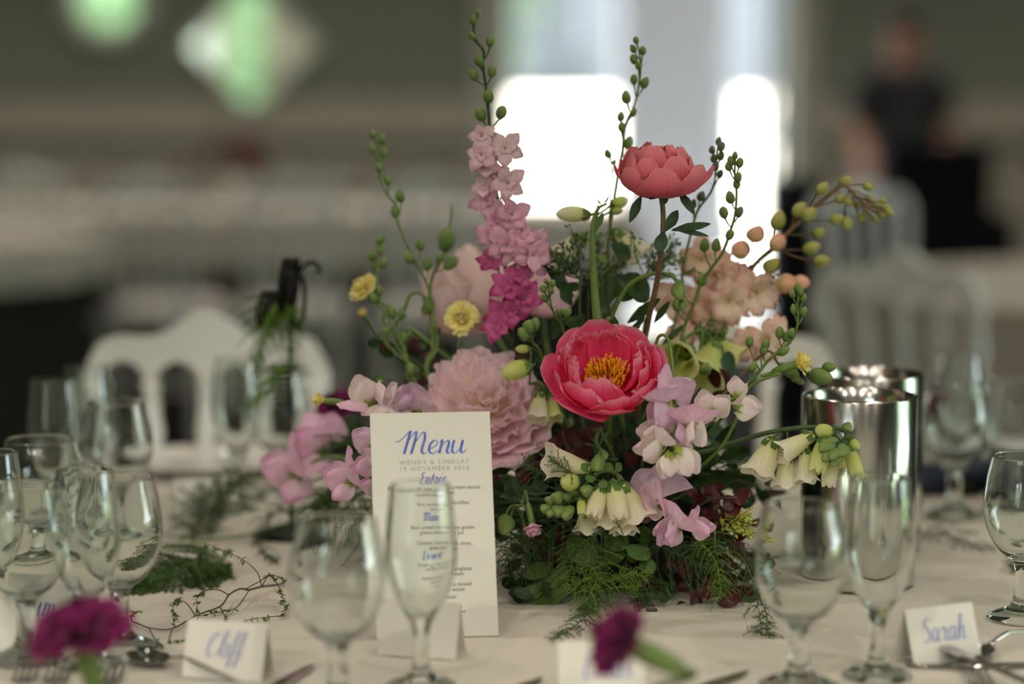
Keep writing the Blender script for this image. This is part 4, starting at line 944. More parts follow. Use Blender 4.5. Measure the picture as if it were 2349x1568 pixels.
# ---- carnations
def carnation_head(t, c, ax, Rr, key, n=(8, 8, 7, 5), r_=rnd, closed=0, calyx=True, fringe=.04):
    X = frame(c, ax, (1, 0, 0)); s = lambda pr: [(a * Rr, b * Rr) for a, b in pr]
    profs = ([(.05, -.5), (.25, -.05), (.65, .12), (1.0, .10)], [(.05, -.5), (.2, 0), (.55, .28), (.82, .36)], [(.05, -.5), (.14, 0), (.34, .42), (.26, .66)], [(.03, -.5), (.06, .0), (.13, .4), (.05, .62)])
    for k, nn in enumerate(n):
        if not nn: continue
        pr = profs[k]
        if closed: pr = [(a * (1 - closed * .75), b + closed * .3 * a) for a, b in pr]
        v = petal_set('petal', s(pr), .46 * Rr * (1 - .5 * closed), M[key], 3, shape='fan', ruf=.10 * (1 - closed * .6), rfreq=3, cup=1.2, tip=.1, fringe=fringe, nu=10, nv=6)
        ring(t, X, v, nn, k * .4, 0, .2, r_=r_, scl=.1)
    if calyx:
        mb = MB(); mb.lathe([(.0001, -1.35 * Rr), (.12 * Rr, -1.3 * Rr), (.2 * Rr, -1.0 * Rr), (.22 * Rr, -.5 * Rr), (.2 * Rr, -.1 * Rr)], 12, 0, None, lambda r, z, an, u: (r, z + (.16 * Rr * abs(math.sin(2.5 * an)) if u > .95 else 0)))
        part(t, 'calyx', mb.mesh('calyx', [M['stem']]), X)
    return c - Vector(ax).normalized() * Rr * 1.3
def carnation(label, px, py, d, ax, Rr, key, closed=0, n=(8, 8, 7, 5), via=(), stem='stem', end=None, r=(.0014, .0018), seed=1, name=None):
    c = P(px, py, d); ax = Vector(ax).normalized(); b = c - ax * Rr * 1.3
    pts = [b, b - ax * .012] + [P(*v) for v in via] + [end if end is not None else foot(rnd.uniform(-.03, .03), rnd.uniform(-.03, .02))]
    t = thing(name or 'yellow_carnation', label, 'flower', pts[-1])
    carnation_head(t, c, ax, Rr, key, n, random.Random(seed), closed)
    st = cat_rom(pts, 6); mb = MB(); mb.tube(st[::-1], rlin((r[1], r[0]), len(st)), 6); part(t, 'stem', mb.mesh('stem', [M[stem]]), I4)
    return t
carnation('small open yellow carnation facing the camera above the blush peony', 1058, 730, 2.53, (.05, -.95, .3), .0182, 'yellow', via=[(1050, 800, 2.56), (1080, 900, 2.58)], seed=2)
carnation('open yellow carnation at the far left of the centrepiece, turned to the side', 838, 662, 2.60, (-.62, -.35, .62), .0185, 'yellow', via=[(880, 740, 2.59), (930, 820, 2.58), (990, 920, 2.58)], seed=3)
carnation('half closed yellow carnation bud just below the far left yellow bloom', 836, 722, 2.62, (-.45, -.2, .75), .011, 'yellow', .7, (6, 5, 4, 0), via=[(885, 770, 2.6), (935, 830, 2.58)], seed=4)
carnation('yellow carnation bud in long green calyx pointing left beside the menu card', 744, 918, 2.46, (-.97, -.2, .14), .0165, 'yellow', .75, (6, 6, 5, 0), via=[(800, 931, 2.46), (850, 940, 2.47), (960, 1010, 2.5)], seed=5)
carnation('yellow carnation bud opening to the right above the steel coolers', 1828, 834, 2.41, (.86, -.25, .34), .0205, 'yellow', .5, (6, 5, 3, 0), via=[(1790, 856, 2.41), (1730, 880, 2.42), (1680, 930, 2.44), (1590, 1040, 2.48)], seed=6)
bud_stem('thin brown stem with green buds reaching right to the cooler rim', [(1905, 845), (1893, 850), (1862, 852), (1830, 845), (1790, 838), (1768, 806), (1745, 815), (1710, 850), (1660, 905), (1600, 980)], (2.43, 2.46), [(1905, 843, 1.2), (1898, 838, 1.2), (1882, 862, 2.4), (1890, 852, 1.2), (1824, 868, 1.1), (1835, 873, 1.1), (1815, 855, 1.9), (1800, 846, 1.7)], .0105, (.0018, .0009), m='stem_brown')
carnation('dark magenta carnation at the back left of the centrepiece, blurred', 775, 935, 2.80, (-.3, -.5, .8), .026, 'magenta', via=[(830, 1020, 2.75), (960, 1150, 2.68)], seed=7, name='magenta_carnation')
def napkin_roll(x, y, label, key, rz=0, sx=.2, sy=.07, h=.045):
    mb = MB()
    def fn(a, b):
        an = a * 2 * PI; e = .55
        cx_ = math.copysign(abs(math.cos(an)) ** e, math.cos(an)); cz = math.copysign(abs(math.sin(an)) ** e, math.sin(an))
        return ((b - .5) * sx, cx_ * sy / 2 * (1 + .05 * math.sin(b * 7)), h / 2 + cz * h / 2 * (1 + .06 * math.sin(b * 9 + a * 5)))
    mb.grid(fn, 24, 16); n_ = len(mb.v)
    for b in (0, 1): mb.add([fn(a / 24, b) for a in range(24)], [tuple(range(24))])
    for k in (.35, .65): mb.tube([((k - .5) * sx * 2.4, -sy * .46, h * 1.01), ((k - .5) * sx * 2.4 + .004, sy * .46, h * 1.01)], .0015, 5)
    return top('rolled_napkin', mb.mesh('rolled_napkin', [M[key]]), Matrix.Translation((x, y, TZ + .001)) @ Matrix.Rotation(rz, 4, 'Z'), label, 'napkin')
nl = P(205, 1440, 1.86); nr = P(1438, 1470, 1.86)
def plate(x, y, label, r_=.13):
    mb = MB(); mb.lathe(sm([(.00006, .002), (.055, .002), (.075, .005), (.085, .006), (r_ - .01, .014), (r_, .0165)], 4) + sm([(r_, .0165), (r_ - .012, .018), (.088, .0095), (.075, .0075), (.00006, .0065)], 4), 64)
    top('dinner_plate', mb.mesh('dinner_plate', [M['china']]), Matrix.Translation((x, y, TZ + .001)), label, 'plate')
carnation('deep magenta carnation rising from a napkin in the left foreground, strongly blurred', 186, 1462, 1.86, (-.2, -.25, 1), .041, 'magenta', n=(11, 11, 9, 7), via=[(226, 1568, 1.865), (236, 1640, 1.87)], end=Vector((nl.x + .015, 1.875, TZ + .044)), r=(.003, .003), seed=8, stem='stem_dark', name='magenta_carnation')
carnation('deep magenta carnation bud head in the front centre, turned left over a place card', 1440, 1478, 1.84, (-.70, -.35, .40), .043, 'magenta', .42, n=(9, 9, 7, 5), via=[(1506, 1580, 1.845), (1512, 1620, 1.85)], end=Vector((nr.x + .025, 1.86, TZ + .044)), r=(.003, .0032), seed=9, stem='stem_dark', name='magenta_carnation')
napkin_roll(nl.x + .015, 1.875, 'rolled white napkin holding the left magenta carnation, below the frame', 'white_linen')
napkin_roll(nr.x + .025, 1.86, 'rolled white napkin holding the centre magenta carnation, below the frame', 'white_linen')

# ---- foxgloves
def bell_mesh(name, m, kind):
    mb = MB()
    if kind == 'open': prof = sm([(.04, 0), (.17, .04), (.20, .14), (.25, .32), (.32, .55), (.36, .75), (.39, .88), (.46, 1.0)], 3)
    elif kind == 'tube': prof = sm([(.04, 0), (.16, .05), (.22, .2), (.27, .45), (.28, .7), (.25, .88), (.16, .97)], 3)
    else: prof = sm([(.03, 0), (.17, .08), (.26, .3), (.28, .55), (.22, .8), (.1, .95), (.004, 1.0)], 3)
    def mod(r, z, an, u):
        lob = .5 + .5 * math.cos(5 * an)
        if kind == 'open' and u > .7: k = (u - .7) / .3; return (r * (1 + .16 * k * lob), z - .10 * k * (1 - lob) + (.16 * k * max(0, -math.cos(an))))
        if kind == 'tube' and u > .8: k = (u - .8) / .2; return (r * (1 + .5 * k * lob), z + .09 * k * lob)
        return (r * (1 + .05 * math.cos(5 * an) * u), z)
    mb.lathe(prof, 30, 0, None, mod); return mb.mesh(name, [m])
BELL = {(k, m): bell_mesh('bell', M[m], k) for k in ('open', 'tube', 'bud') for m in ('foxglove', 'fox_green')}
cx_m = MB()
for k in range(5):
    X = Matrix.Rotation(k * 2 * PI / 5, 4, 'Z')
    cx_m.grid(lambda u, v: ((.10 + .13 * math.sin(v * 2.2)) , (u - .5) * .24 * math.sin(PI * (.15 + .8 * v)), -.03 + .36 * v), 4, 5, 0, False, X)
cx_m.tube([(0, 0, -.16), (0, 0, .02)], [.03, .06], 6)
CALYX = cx_m.mesh('calyx', [M['leaf_mid']])
def bell(t, base, mouth, kind='open', m='foxglove', fat=1.0, rot=0, calyx=True):
    d = mouth - base; L = d.length; X = frame(base, d, (0, -1, -.2), (L * fat, L * fat, L)) @ Matrix.Rotation(rot, 4, 'Z')
    b = part(t, 'bell', BELL[(kind, m)], X)
    if calyx: part(b, 'calyx', CALYX, frame(base - d * .01, d, (1, 0, 0), (L * fat, L * fat, L)))
def foxglove(label, pts, d, bells, buds=(), m='stem', r=(.0030, .0016)):
    st = px_path(pts, d); t = thing('cream_foxglove', label, 'flower', st[-1]); extra = []
    for bl in bells:
        (bx, by), (mx, my), kind, mm, fat, dd0, dd1 = bl[:7]
        d0 = (d[0] if hasattr(d, '__len__') else d)
        b = P(bx, by, d0 + dd0); mo = P(mx, my, d0 + dd1); bell(t, b, mo, kind, mm, fat, bl[7] if len(bl) > 7 else 0)
        i = min(range(len(st)), key=lambda k: (st[k] - b).length); extra.append(([st[i], b.lerp(st[i], .4) , b], [.0010, .0010, .0011]))
    for b in buds:
        bud_add(t, st, P(b[0], b[1], (d[0] if hasattr(d, '__len__') else d) + b[3]), .012 * b[2], 'green' if len(b) < 5 else b[4], extra, .008)
    mb = MB(); mb.tube(st, rlin((r[1], r[0]), len(st)), 7)
    for e in extra: mb.tube(e[0], e[1], 5)
    part(t, 'stem', mb.mesh('stem', [M[m]]), I4); return t
f1 = foxglove('cream foxglove spike nodding down left below the open peony', [(1254, 1166), (1266, 1161), (1297, 1152), (1327, 1138), (1350, 1104), (1381, 1080), (1411, 1086), (1430, 1120)], (2.345, 2.40),
         [((1408, 1108), (1421, 1188), 'tube', 'foxglove', 1.05, -.004, -.012), ((1424, 1108), (1466, 1192), 'open', 'foxglove', .95, .004, .004), ((1380, 1116), (1360, 1184), 'tube', 'foxglove', 1.0, 0, -.012), ((1394, 1122), (1392, 1212), 'open', 'foxglove', .72, .012, .008),
          ((1356, 1077), (1256, 1056), 'open', 'foxglove', .88, .012, .012), ((1326, 1107), (1288, 1103), 'bud', 'fox_green', 1.5, 0, -.012), ((1333, 1140), (1334, 1178), 'tube', 'fox_green', .95, -.004, -.01), ((1355, 1130), (1345, 1222), 'open', 'foxglove', .72, .02, .02), ((1428, 1118), (1432, 1222), 'open', 'foxglove', .66, .014, .014)],
         [(1278, 1141, 1.7, -.005), (1261, 1147, 1.3, -.004), (1280, 1171, 1.7, -.006), (1301, 1176, 1.8, -.006), (1263, 1175, 1.3, -.006), (1251, 1166, 1.3, -.006), (1315, 1125, 1.5, .004), (1345, 1125, 1.6, -.008), (1300, 1139, 1.3, .004)])
for a, b in (((1395, 1080), (1404, 1058)), ((1412, 1082), (1430, 1062)), ((1400, 1100), (1412, 1116)), ((1385, 1098), (1382, 1122)), ((1368, 1098), (1340, 1102))): leaf_px(f1, a, b, 22, 2.34, 'leaf_mid', 3)
foxglove('cream foxglove spike arching right before the front steel cooler', [(1912, 1042), (1930, 1020), (1941, 1000), (1934, 986), (1901, 980), (1862, 979), (1822, 982), (1782, 988), (1743, 997), (1690, 1013), (1630, 1032), (1560, 1060)], (2.39, 2.45),
         [((1774, 1006), (1738, 1088), 'open', 'foxglove', 1.0, .004, .0), ((1868, 996), (1786, 1042), 'open', 'foxglove', .72, .0, -.008), ((1806, 1040), (1800, 1116), 'open', 'foxglove', .85, .012, .012), ((1846, 1020), (1850, 1104), 'open', 'foxglove', .72, .006, .004),
          ((1894, 1002), (1872, 1080), 'tube', 'fox_green', .95, -.004, -.014), ((1906, 1045), (1900, 1114), 'tube', 'foxglove', .95, .006, .002), ((1912, 992), (1870, 984), 'bud', 'fox_green', 1.3, 0, -.005), ((1950, 1005), (1971, 1030), 'bud', 'fox_green', 1.2, .004, 0), ((1946, 1020), (1968, 1090), 'tube', 'fox_green', .8, .004, -.002), ((1926, 1030), (1934, 1072), 'tube', 'fox_green', .9, .006, .002)],
         [(1896, 1024, 1.9, -.016), (1900, 1044, 1.7, -.018), (1932, 1034, 1.7, -.016), (1914, 1042, 1.6, -.022), (1914, 1058, 1.3, -.02), (1908, 1012, 1.3, -.014), (1924, 1050, 1.2, -.018), (1944, 980, 1.3, 0)], r=(.0032, .0018), m='stem_dark')
foxglove('pale green foxglove bells right of the open peony, facing the camera', [(1560, 790), (1580, 770), (1610, 760), (1600, 830), (1570, 900), (1540, 980)], (2.52, 2.54),
         [((1575, 802), (1543, 838), 'open', 'fox_green', 1.0, .02, -.03), ((1640, 790), (1606, 868), 'open', 'fox_green', 1.1, .02, -.01), ((1625, 776), (1694, 822), 'open', 'fox_green', .8, .03, .03), ((1600, 850), (1640, 900), 'open', 'foxglove', .9, .03, .02)], [(1618, 845, 1.6, -.03)])
foxglove('dim cream foxglove bells between the blush and the open peony', [(1215, 880), (1235, 880), (1260, 910), (1300, 990)], (2.48, 2.52),
         [((1240, 898), (1232, 962), 'open', 'foxglove', .9, 0, -.01), ((1262, 905), (1272, 960), 'open', 'fox_green', .8, .01, 0), ((1218, 838), (1150, 858), 'bud', 'fox_green', 1.1, -.03, -.035), ((1218, 800), (1182, 800), 'bud', 'fox_green', 1.0, -.02, -.02)])
foxglove('cream sweet pea like pods at the top left of the salmon peony stem', [(1372, 470), (1368, 500), (1362, 560), (1368, 640), (1380, 720)], (2.52, 2.54),
         [((1352, 490), (1275, 488), 'bud', 'foxglove', .85, 0, 0), ((1400, 470), (1438, 456), 'bud', 'fox_green', 1.2, .03, .03), ((1398, 484), (1428, 480), 'bud', 'fox_green', 1.0, .03, .03), ((1408, 530), (1470, 590), 'open', 'foxglove', .95, .05, .05), ((1340, 540), (1280, 600), 'open', 'foxglove', 1.0, .06, .05)])

# ---- sweet peas
def banner_mesh(m, seed):
    r_ = random.Random(seed); ph = r_.random() * 6
    def fn(a, b):
        s = a * 2 - 1; q = b * (1 - .14 * math.exp(-(s / .18) ** 2) * b)
        an = s * 1.2; x = math.sin(an) * q * .9; y = .05 + math.cos(an) * q * .92 - .22 * b * s * s
        z = .22 + .34 * q - .30 * q * q - .34 * s * s * q + .07 * b * b * math.sin(5.5 * s + ph) + .04 * b * b * math.sin(11 * s + ph)
        return (x, y, z)
    mb = MB(); mb.grid(fn, 16, 9); return mb.mesh('banner_petal', [m])
def wing_mesh(m, seed):
    r_ = random.Random(seed); mb = MB(); ph = r_.random() * 6
    for sx in (-1, 1):
        def fn(a, b):
            s = a * 2 - 1; wd = .46 * math.sin(PI * (.08 + .84 * b)) ** .7
            return (sx * (.06 + .20 * math.sin(b * 2.2) + .05 * math.sin(4 * s + ph) * b - .1 * s * s), -.08 + s * wd + .18 * b, .12 + .82 * b - .12 * s * s)
        mb.grid(fn, 8, 8)
    def keel(a, b): s = a * 2 - 1; return (s * .1 * (1 - b * .6), -.05 - .05 * b + .1 * b * b, .1 + .5 * b + .05 * (1 - s * s))
    mb.grid(keel, 5, 5); return mb.mesh('blossom', [m])
cal = MB()
for k in range(5):
    X = Matrix.Rotation(k * 2 * PI / 5, 4, 'Z')
    cal.grid(lambda u, v: (.02 + .17 * math.sin(min(1, v * 1.4) * PI / 2) + .06 * v * v, (u - .5) * .24 * (1 - v) ** .7 * (.6 + 1.2 * v * (1 - v)), -.06 + .42 * v), 3, 6, 0, False, X)
cal.lathe([(.0001, -.12), (.045, -.1), (.10, -.04), (.17, .06), (.185, .14)], 10)
SPC = cal.mesh('calyx', [M['calyx']])
SPB = {k: [banner_mesh(M[k], i) for i in range(3)] for k in ('sweet_lilac', 'sweet_pink', 'sweet_white')}
SPW = {k: [wing_mesh(M[k], i) for i in range(3)] for k in SPB}
def blossom(t, c, fwd, up, size, key, v=0, banner=True, wkey=None, closed=1.0):
    z = Vector(fwd).normalized(); y = Vector(up); y = (y - z * y.dot(z)).normalized(); x = y.cross(z)
    X = frame(c, z, x, (size, size, size))
    b = part(t, 'blossom', SPW[wkey or key][v % 3], X)
    if banner: part(b, 'banner_petal', SPB[key][v % 3], X @ Matrix.Diagonal((closed, 1, 1, 1)) )
    part(b, 'calyx', SPC, X); return X
def sweet_pea(label, pts, d, blooms, r=(.0018, .0013), n=5, end=True):
    st = px_path(pts, d, end, n); t = thing('sweet_pea', label, 'flower', st[-1]); extra = []
    d0 = d[0] if hasattr(d, '__len__') else d
    for i, (px, py, fwd, up, sz, key, kw) in enumerate(blooms):
        kw = dict(kw); dd = kw.pop('dd', 0); c = P(px, py, d0 + dd); blossom(t, c, fwd, up, sz * d0 / FPX, key, i, **kw)
        j = min(range(len(st)), key=lambda k: (st[k] - c).length); f = Vector(fwd).normalized()
        extra.append(([st[j], st[j].lerp(c, .5) + Vector((0, .001, .001)), c - f * .003], [.0008, .0008, .0010]))
    mb = MB(); mb.tube(st, rlin((r[1], r[0]), len(st)), 7)
    for e in extra: mb.tube(e[0], e[1], 5)
    part(t, 'stem', mb.mesh('stem', [M['stem']]), I4); return t
D = {}
sweet_pea('white and lilac sweet pea hanging from a hooked green stem right of the open peony', [(1538, 1030), (1547, 990), (1549, 940), (1546, 880), (1541, 820), (1534, 782), (1522, 768), (1508, 778), (1500, 830), (1500, 900)], (2.335, 2.40),
          [(1530, 992, (-1, -.35, -.12), (-.1, -.5, 1), 78, 'sweet_white', {'banner': False, 'dd': .004}), (1526, 1014, (-1, -.5, -.45), (.2, -.6, 1), 84, 'sweet_white', {'closed': .45, 'dd': -.008}), (1532, 1040, (.02, -.4, -1), (-1, -.6, .1), 62, 'sweet_white', {'banner': False, 'dd': -.012}), (1554, 1026, (.5, -.35, -1), (1, -.8, .2), 80, 'sweet_white', {'banner': False, 'dd': -.006}),
           (1528, 908, (-.25, -.5, -1), (-.9, -.9, .1), 92, 'sweet_lilac', {'dd': .012}), (1582, 962, (.15, -.8, -.8), (.3, -.9, .3), 88, 'sweet_pink', {'dd': .010, 'wkey': 'sweet_white'}), (1530, 905, (.8, -.5, .2), (.1, -.9, 1), 82, 'sweet_lilac', {'dd': .02}), (1580, 985, (-.5, -.8, -.4), (-.6, -.6, .7), 84, 'sweet_pink', {'dd': .018, 'wkey': 'sweet_lilac'})])
sweet_pea('pale pink sweet pea on a wavy stem at the right between bud and cooler', [(1580, 927), (1600, 950), (1625, 966), (1650, 950), (1672, 925), (1690, 918), (1712, 890), (1690, 960), (1620, 1060)], (2.37, 2.43),
          [(1622, 948, (.0, -.3, 1), (-1, -.4, .2), 62, 'sweet_white', {'closed': .5}), (1632, 945, (.9, -.3, .6), (-.3, -.4, 1), 60, 'sweet_pink', {'banner': False, 'wkey': 'sweet_white'}), (1688, 910, (.15, -.2, 1), (-1, -.3, .1), 52, 'sweet_white', {'banner': False}), (1686, 930, (1, -.3, -.2), (0, -.2, 1), 66, 'sweet_white', {'banner': True, 'closed': .45, 'dd': .01})])
sweet_pea('big lilac sweet pea bloom beside the nodding cream foxglove', [(1512, 1160), (1518, 1130), (1520, 1100), (1500, 1090)], (2.365, 2.42),
          [(1516, 1152, (-.35, -.9, .25), (-.3, .1, 1), 96, 'sweet_lilac', {'wkey': 'sweet_pink'})])
sweet_pea('mauve pink sweet pea pair low at the front right of the centrepiece', [(1572, 1188), (1556, 1180), (1540, 1200), (1500, 1230)], (2.35, 2.43),
          [(1560, 1198, (-.75, -.6, -.45), (-.1, -.7, .6), 84, 'sweet_pink', {}), (1582, 1203, (.9, -.5, -.25), (.2, -.7, .9), 66, 'sweet_pink', {'closed': .55}), (1550, 1190, (-.4, -.6, -1), (-.6, -.8, .2), 80, 'sweet_pink', {'banner': False, 'wkey': 'sweet_lilac'})])
sweet_pea('pink sweet pea bloom in profile just left of the menu card', [(818, 1097), (845, 1102), (900, 1120), (1000, 1160)], (2.42, 2.5), [(812, 1098, (-1, -.35, .1), (.2, -.4, 1), 84, 'sweet_pink', {}), (812, 1100, (-.8, -.3, -.5), (-.4, -.4, -1), 70, 'sweet_pink', {'banner': False})])
sweet_pea('blurred pink sweet pea pair before the black wire stand', [(690, 1080), (735, 1050), (800, 1050), (900, 1100)], (2.62, 2.6), [(684, 1078, (-1, -.3, .1), (.0, -.4, 1), 96, 'sweet_pink', {}), (690, 1085, (-.3, -.5, -1), (-1, -.3, 0), 84, 'sweet_pink', {'dd': .01}), (735, 1042, (-.4, -.5, .8), (-.8, -.6, .2), 92, 'sweet_pink', {'dd': .02}), (750, 1010, (.3, -.5, .6), (.2, -.6, .8), 84, 'sweet_pink', {'dd': .03})])
sweet_pea('pink and white sweet pea above the upper left corner of the menu card', [(840, 935), (860, 930), (900, 950), (980, 1020)], (2.44, 2.5), [(842, 932, (-.05, -.3, 1), (-.8, -.6, .1), 84, 'sweet_pink', {'closed': .5, 'wkey': 'sweet_white'}), (872, 940, (.25, -.3, 1), (.3, -.9, .2), 84, 'sweet_white', {'closed': .7}), (905, 945, (.6, -.4, .8), (0, -.8, .6), 80, 'sweet_lilac', {'dd': .01}), (950, 945, (.1, -.6, .8), (0, -.6, .8), 86, 'sweet_lilac', {'dd': .02})])
sweet_pea('lilac sweet pea tucked behind the left edge of the menu card', [(848, 1030), (880, 1040), (960, 1080)], (2.40, 2.5), [(858, 1020, (-.8, -.5, .4), (-.3, -.5, 1), 66, 'sweet_lilac', {}), (858, 1060, (-.8, -.5, -.3), (-.3, -.5, 1), 60, 'sweet_pink', {}), (858, 1115, (-.7, -.4, .1), (-.3, -.5, 1), 40, 'sweet_pink', {'banner': False})])
carnation('small nodding pale pink rosebud right of the menu card', 1221, 1200, 2.37, (.22, -.35, -1), .0165, 'sweet_pink', .55, (6, 6, 5, 3), via=[(1196, 1158, 2.385), (1178, 1164, 2.40), (1190, 1230, 2.44)], seed=31, name='pink_rosebud')
bud_stem('pale green nodding bud beside the pink rosebud right of the menu card', [(1160, 1200), (1164, 1172), (1178, 1160), (1200, 1190), (1230, 1260)], (2.38, 2.44), [(1159, 1204, 2.2)], .013, (.0016, .001))

# tall ribbed green stem, hooked stem, dark leaves, budding privet
t = thing('winged_green_stem', 'thick flattened pale green winged stem standing behind the open peony', 'flower stem', P(1372, 760, 2.44))
mb = MB(); st = cat_rom([P(1376, 790, 2.45), P(1369, 730, 2.44), P(1362, 640, 2.44), P(1359, 560, 2.44), P(1361, 510, 2.44), P(1372, 478, 2.44), P(1392, 466, 2.44)], 6)
for off, rr in ((-.0022, .0030), (.0022, .0030), (0, .0036)):
    mb.tube([p + Vector((off * (1 - i / len(st)), -.001 if off == 0 else 0, 0)) for i, p in enumerate(st)], rlin((rr, .0009), len(st)), 7)
mb.tube([foot(0, -.02), P(1390, 1000, 2.5), P(1376, 790, 2.45)], [.002, .003, .003], 7)
part(t, 'stem', mb.mesh('stem', [M['stem']]), I4)
for a, b, wp in (((1366, 530), (1390, 480), 16), ((1364, 580), (1398, 610), 18), ((1365, 555), (1388, 530), 12), ((1380, 470), (1366, 455), 5), ((1385, 468), (1400, 448), 5)): leaf_px(t, a, b, wp, 2.43, 'leaf_mid', 1)
bud_stem('smooth green stem hooked over to the right with one nodding bud', [(1556, 680), (1556, 655), (1545, 636), (1520, 627), (1490, 629), (1450, 648), (1425, 680), (1405, 725), (1395, 790)], (2.42, 2.48), [(1558, 668, 1.8), (1566, 700, 1.2)], .012, (.0030, .0018))
bud_stem('curled pale green tendril stem at the left beside the yellow carnations', [(980, 705), (978, 685), (960, 674), (940, 680), (925, 715), (900, 760), (940, 770), (985, 785)], (2.57, 2.57), [(985, 700, 1.3), (975, 712, 1.1)], .012, (.0022, .0016))
bud_stem('thick green carnation bud stem standing left of the pale peony', [(1037, 469), (1033, 513), (1022, 570), (1010, 600), (990, 640), (985, 700), (995, 790), (1010, 900)], (2.62, 2.56), [(1022, 548, 2.4), (1035, 603, 1.6), (1010, 590, 1.2)], .012, (.0026, .0012))
t = thing('dark_leaf_branch', 'branch of glossy dark green leaves behind the open peony', 'foliage', foot(.0, .02))
stem_part(t, cat_rom([foot(0, .02), P(1400, 900, 2.54), P(1390, 760, 2.52), P(1380, 620, 2.52)], 5), .0026, .0012, 'stem_dark')
for a, b, wp, v in (((1318, 680), (1236, 614), 40, 0), ((1310, 700), (1276, 640), 30, 1), ((1372, 706), (1434, 630), 44, 0), ((1440, 740), (1524, 686), 28, 0), ((1420, 640), (1502, 676), 62, 2), ((1420, 690), (1490, 640), 50, 3), ((1338, 660), (1296, 664), 26, 1), ((1400, 560), (1436, 600), 40, 3), ((1340, 720), (1300, 780), 36, 1), ((1385, 720), (1420, 760), 30, 2), ((1330, 760), (1270, 730), 40, 3), ((1300, 730), (1252, 770), 40, 2), ((1440, 760), (1500, 740), 34, 1), ((1500, 740), (1540, 690), 16, 0), ((1520, 790), (1572, 745), 14, 0)):
    leaf_px(t, a, b, wp * 1.3, 2.49 + rnd.uniform(-.02, .03), 'leaf', v, dd=rnd.uniform(-.02, .02))
def sprig_buds(label, cx_, cy_, d, spread, nbr, seed, key='leaf', ang0=20, ang1=160, sz=.0026, root=None, name='budding_privet', stemm='stem_dark'):
    r_ = random.Random(seed); base = P(cx_, cy_, d); t = thing(name, label, 'foliage', base); mbs = MB(); mbb = MB()
    mbs.tube([root or foot(), base - Vector((0, 0, .04)), base], [.0016, .0014, .001], 5)
    for k in range(nbr):
        a = R(r_.uniform(ang0, ang1)); L = spread * d / FPX * r_.uniform(.5, 1); dv = Vector((math.cos(a), r_.uniform(-.5, .3), math.sin(a))).normalized()
        e = base + dv * L; mid = base + dv * L * .5 + Vector((r_.uniform(-.004, .004), 0, r_.uniform(-.003, .003)))
        path = cat_rom([base, mid, e], 5); mbs.tube(path, rlin((.0009, .0005), len(path)), 5)
        for q in range(24):
            p = path[r_.randrange(3, len(path))] + Vector((r_.gauss(0, .003), r_.gauss(0, .003), r_.gauss(0, .003)))
            dd = (dv + Vector((r_.gauss(0, .7), r_.gauss(0, .5), r_.gauss(0, .7)))).normalized(); s = sz * r_.uniform(.7, 1.4)
            mbs.tube([path[r_.randrange(2, len(path))].lerp(p, .7), p], [.0003, .0003], 3, caps=False)
            mbb.lathe([(.0001, 0), (.42, .5), (.4, 1.2), (.0001, 1.9)], 6, 0, frame(p, dd, (1, 0, 0), (s, s, s)))
    part(t, 'twigs', mbs.mesh('twigs', [M[stemm]]), I4); part(t, 'buds', mbb.mesh('buds', [M[key]]), I4, 'stuff')
sprig_buds('green budding privet sprig behind the winged stem', 1350, 660, 2.56, 150, 12, 1, 'green_bud')
sprig_buds('sparse dark budding twig right of the salmon peony stem', 1480, 640, 2.55, 130, 9, 2, 'green_bud', 10, 110)
sprig_buds('dark budding twig left of the winged stem against the doorway', 1330, 640, 2.50, 140, 7, 6, 'leaf_blue', 90, 170)
sprig_buds('lime green seed head cluster at the lower right of the centrepiece', 1640, 1200, 2.42, 105, 11, 3, 'lime_seed', -20, 50, .0032, None, 'lime_seed_head', 'stem')
sprig_buds('small green seeded sprig under the peach spike', 1640, 790, 2.55, 60, 8, 4, 'green_bud', 20, 160, .0026)

# burgundy sprigs and green sprigs packed in the body of the arrangement
def leaf_sprig(label, root, pts, d, key, leaves, name, stemm='twig', group=None, seed=0, rr=.0012):
    r_ = random.Random(seed); st = px_path(pts, d, False); t = thing(name, label, 'foliage', root, 0, group)
    stem_part(t, [Vector(root)] + st, .0018, rr, stemm)
    for (x, y, wpx, dd) in leaves:
        c = P(x, y, (d[0] + d[1]) / 2 if hasattr(d, '__len__') else d) + Vector((0, dd, 0))
        dv = Vector((r_.gauss(0, 1), -.25, r_.gauss(0, .8))).normalized(); Lw = wpx * 2.42 / FPX
        leaf_at(t, c - dv * Lw * .55, c + dv * Lw * .55, Lw * .95, key, r_.choice((2, 3)), (r_.gauss(0, .5), -1, r_.uniform(-.2, 1)))
        j = min(range(len(st)), key=lambda k: (st[k] - c).length)
    return t
leaf_sprig('burgundy round leaved sprig at the right beside the lime seed head', foot(.05, -.02), [(1560, 1200), (1620, 1150), (1690, 1140)], (2.44, 2.37), 'burgundy',
           [(1632, 1122, 24, 0), (1652, 1118, 22, .01), (1640, 1140, 30, 0), (1666, 1148, 40, -.01), (1700, 1138, 44, -.01), (1678, 1164, 44, -.006), (1640, 1168, 30, .01), (1608, 1152, 34, .02), (1590, 1135, 28, .02), (1650, 1185, 34, .01), (1620, 1130, 26, .01), (1664, 1206, 32, .01), (1628, 1186, 34, .02), (1600, 1170, 32, .02)], 'burgundy_sprig', seed=1)
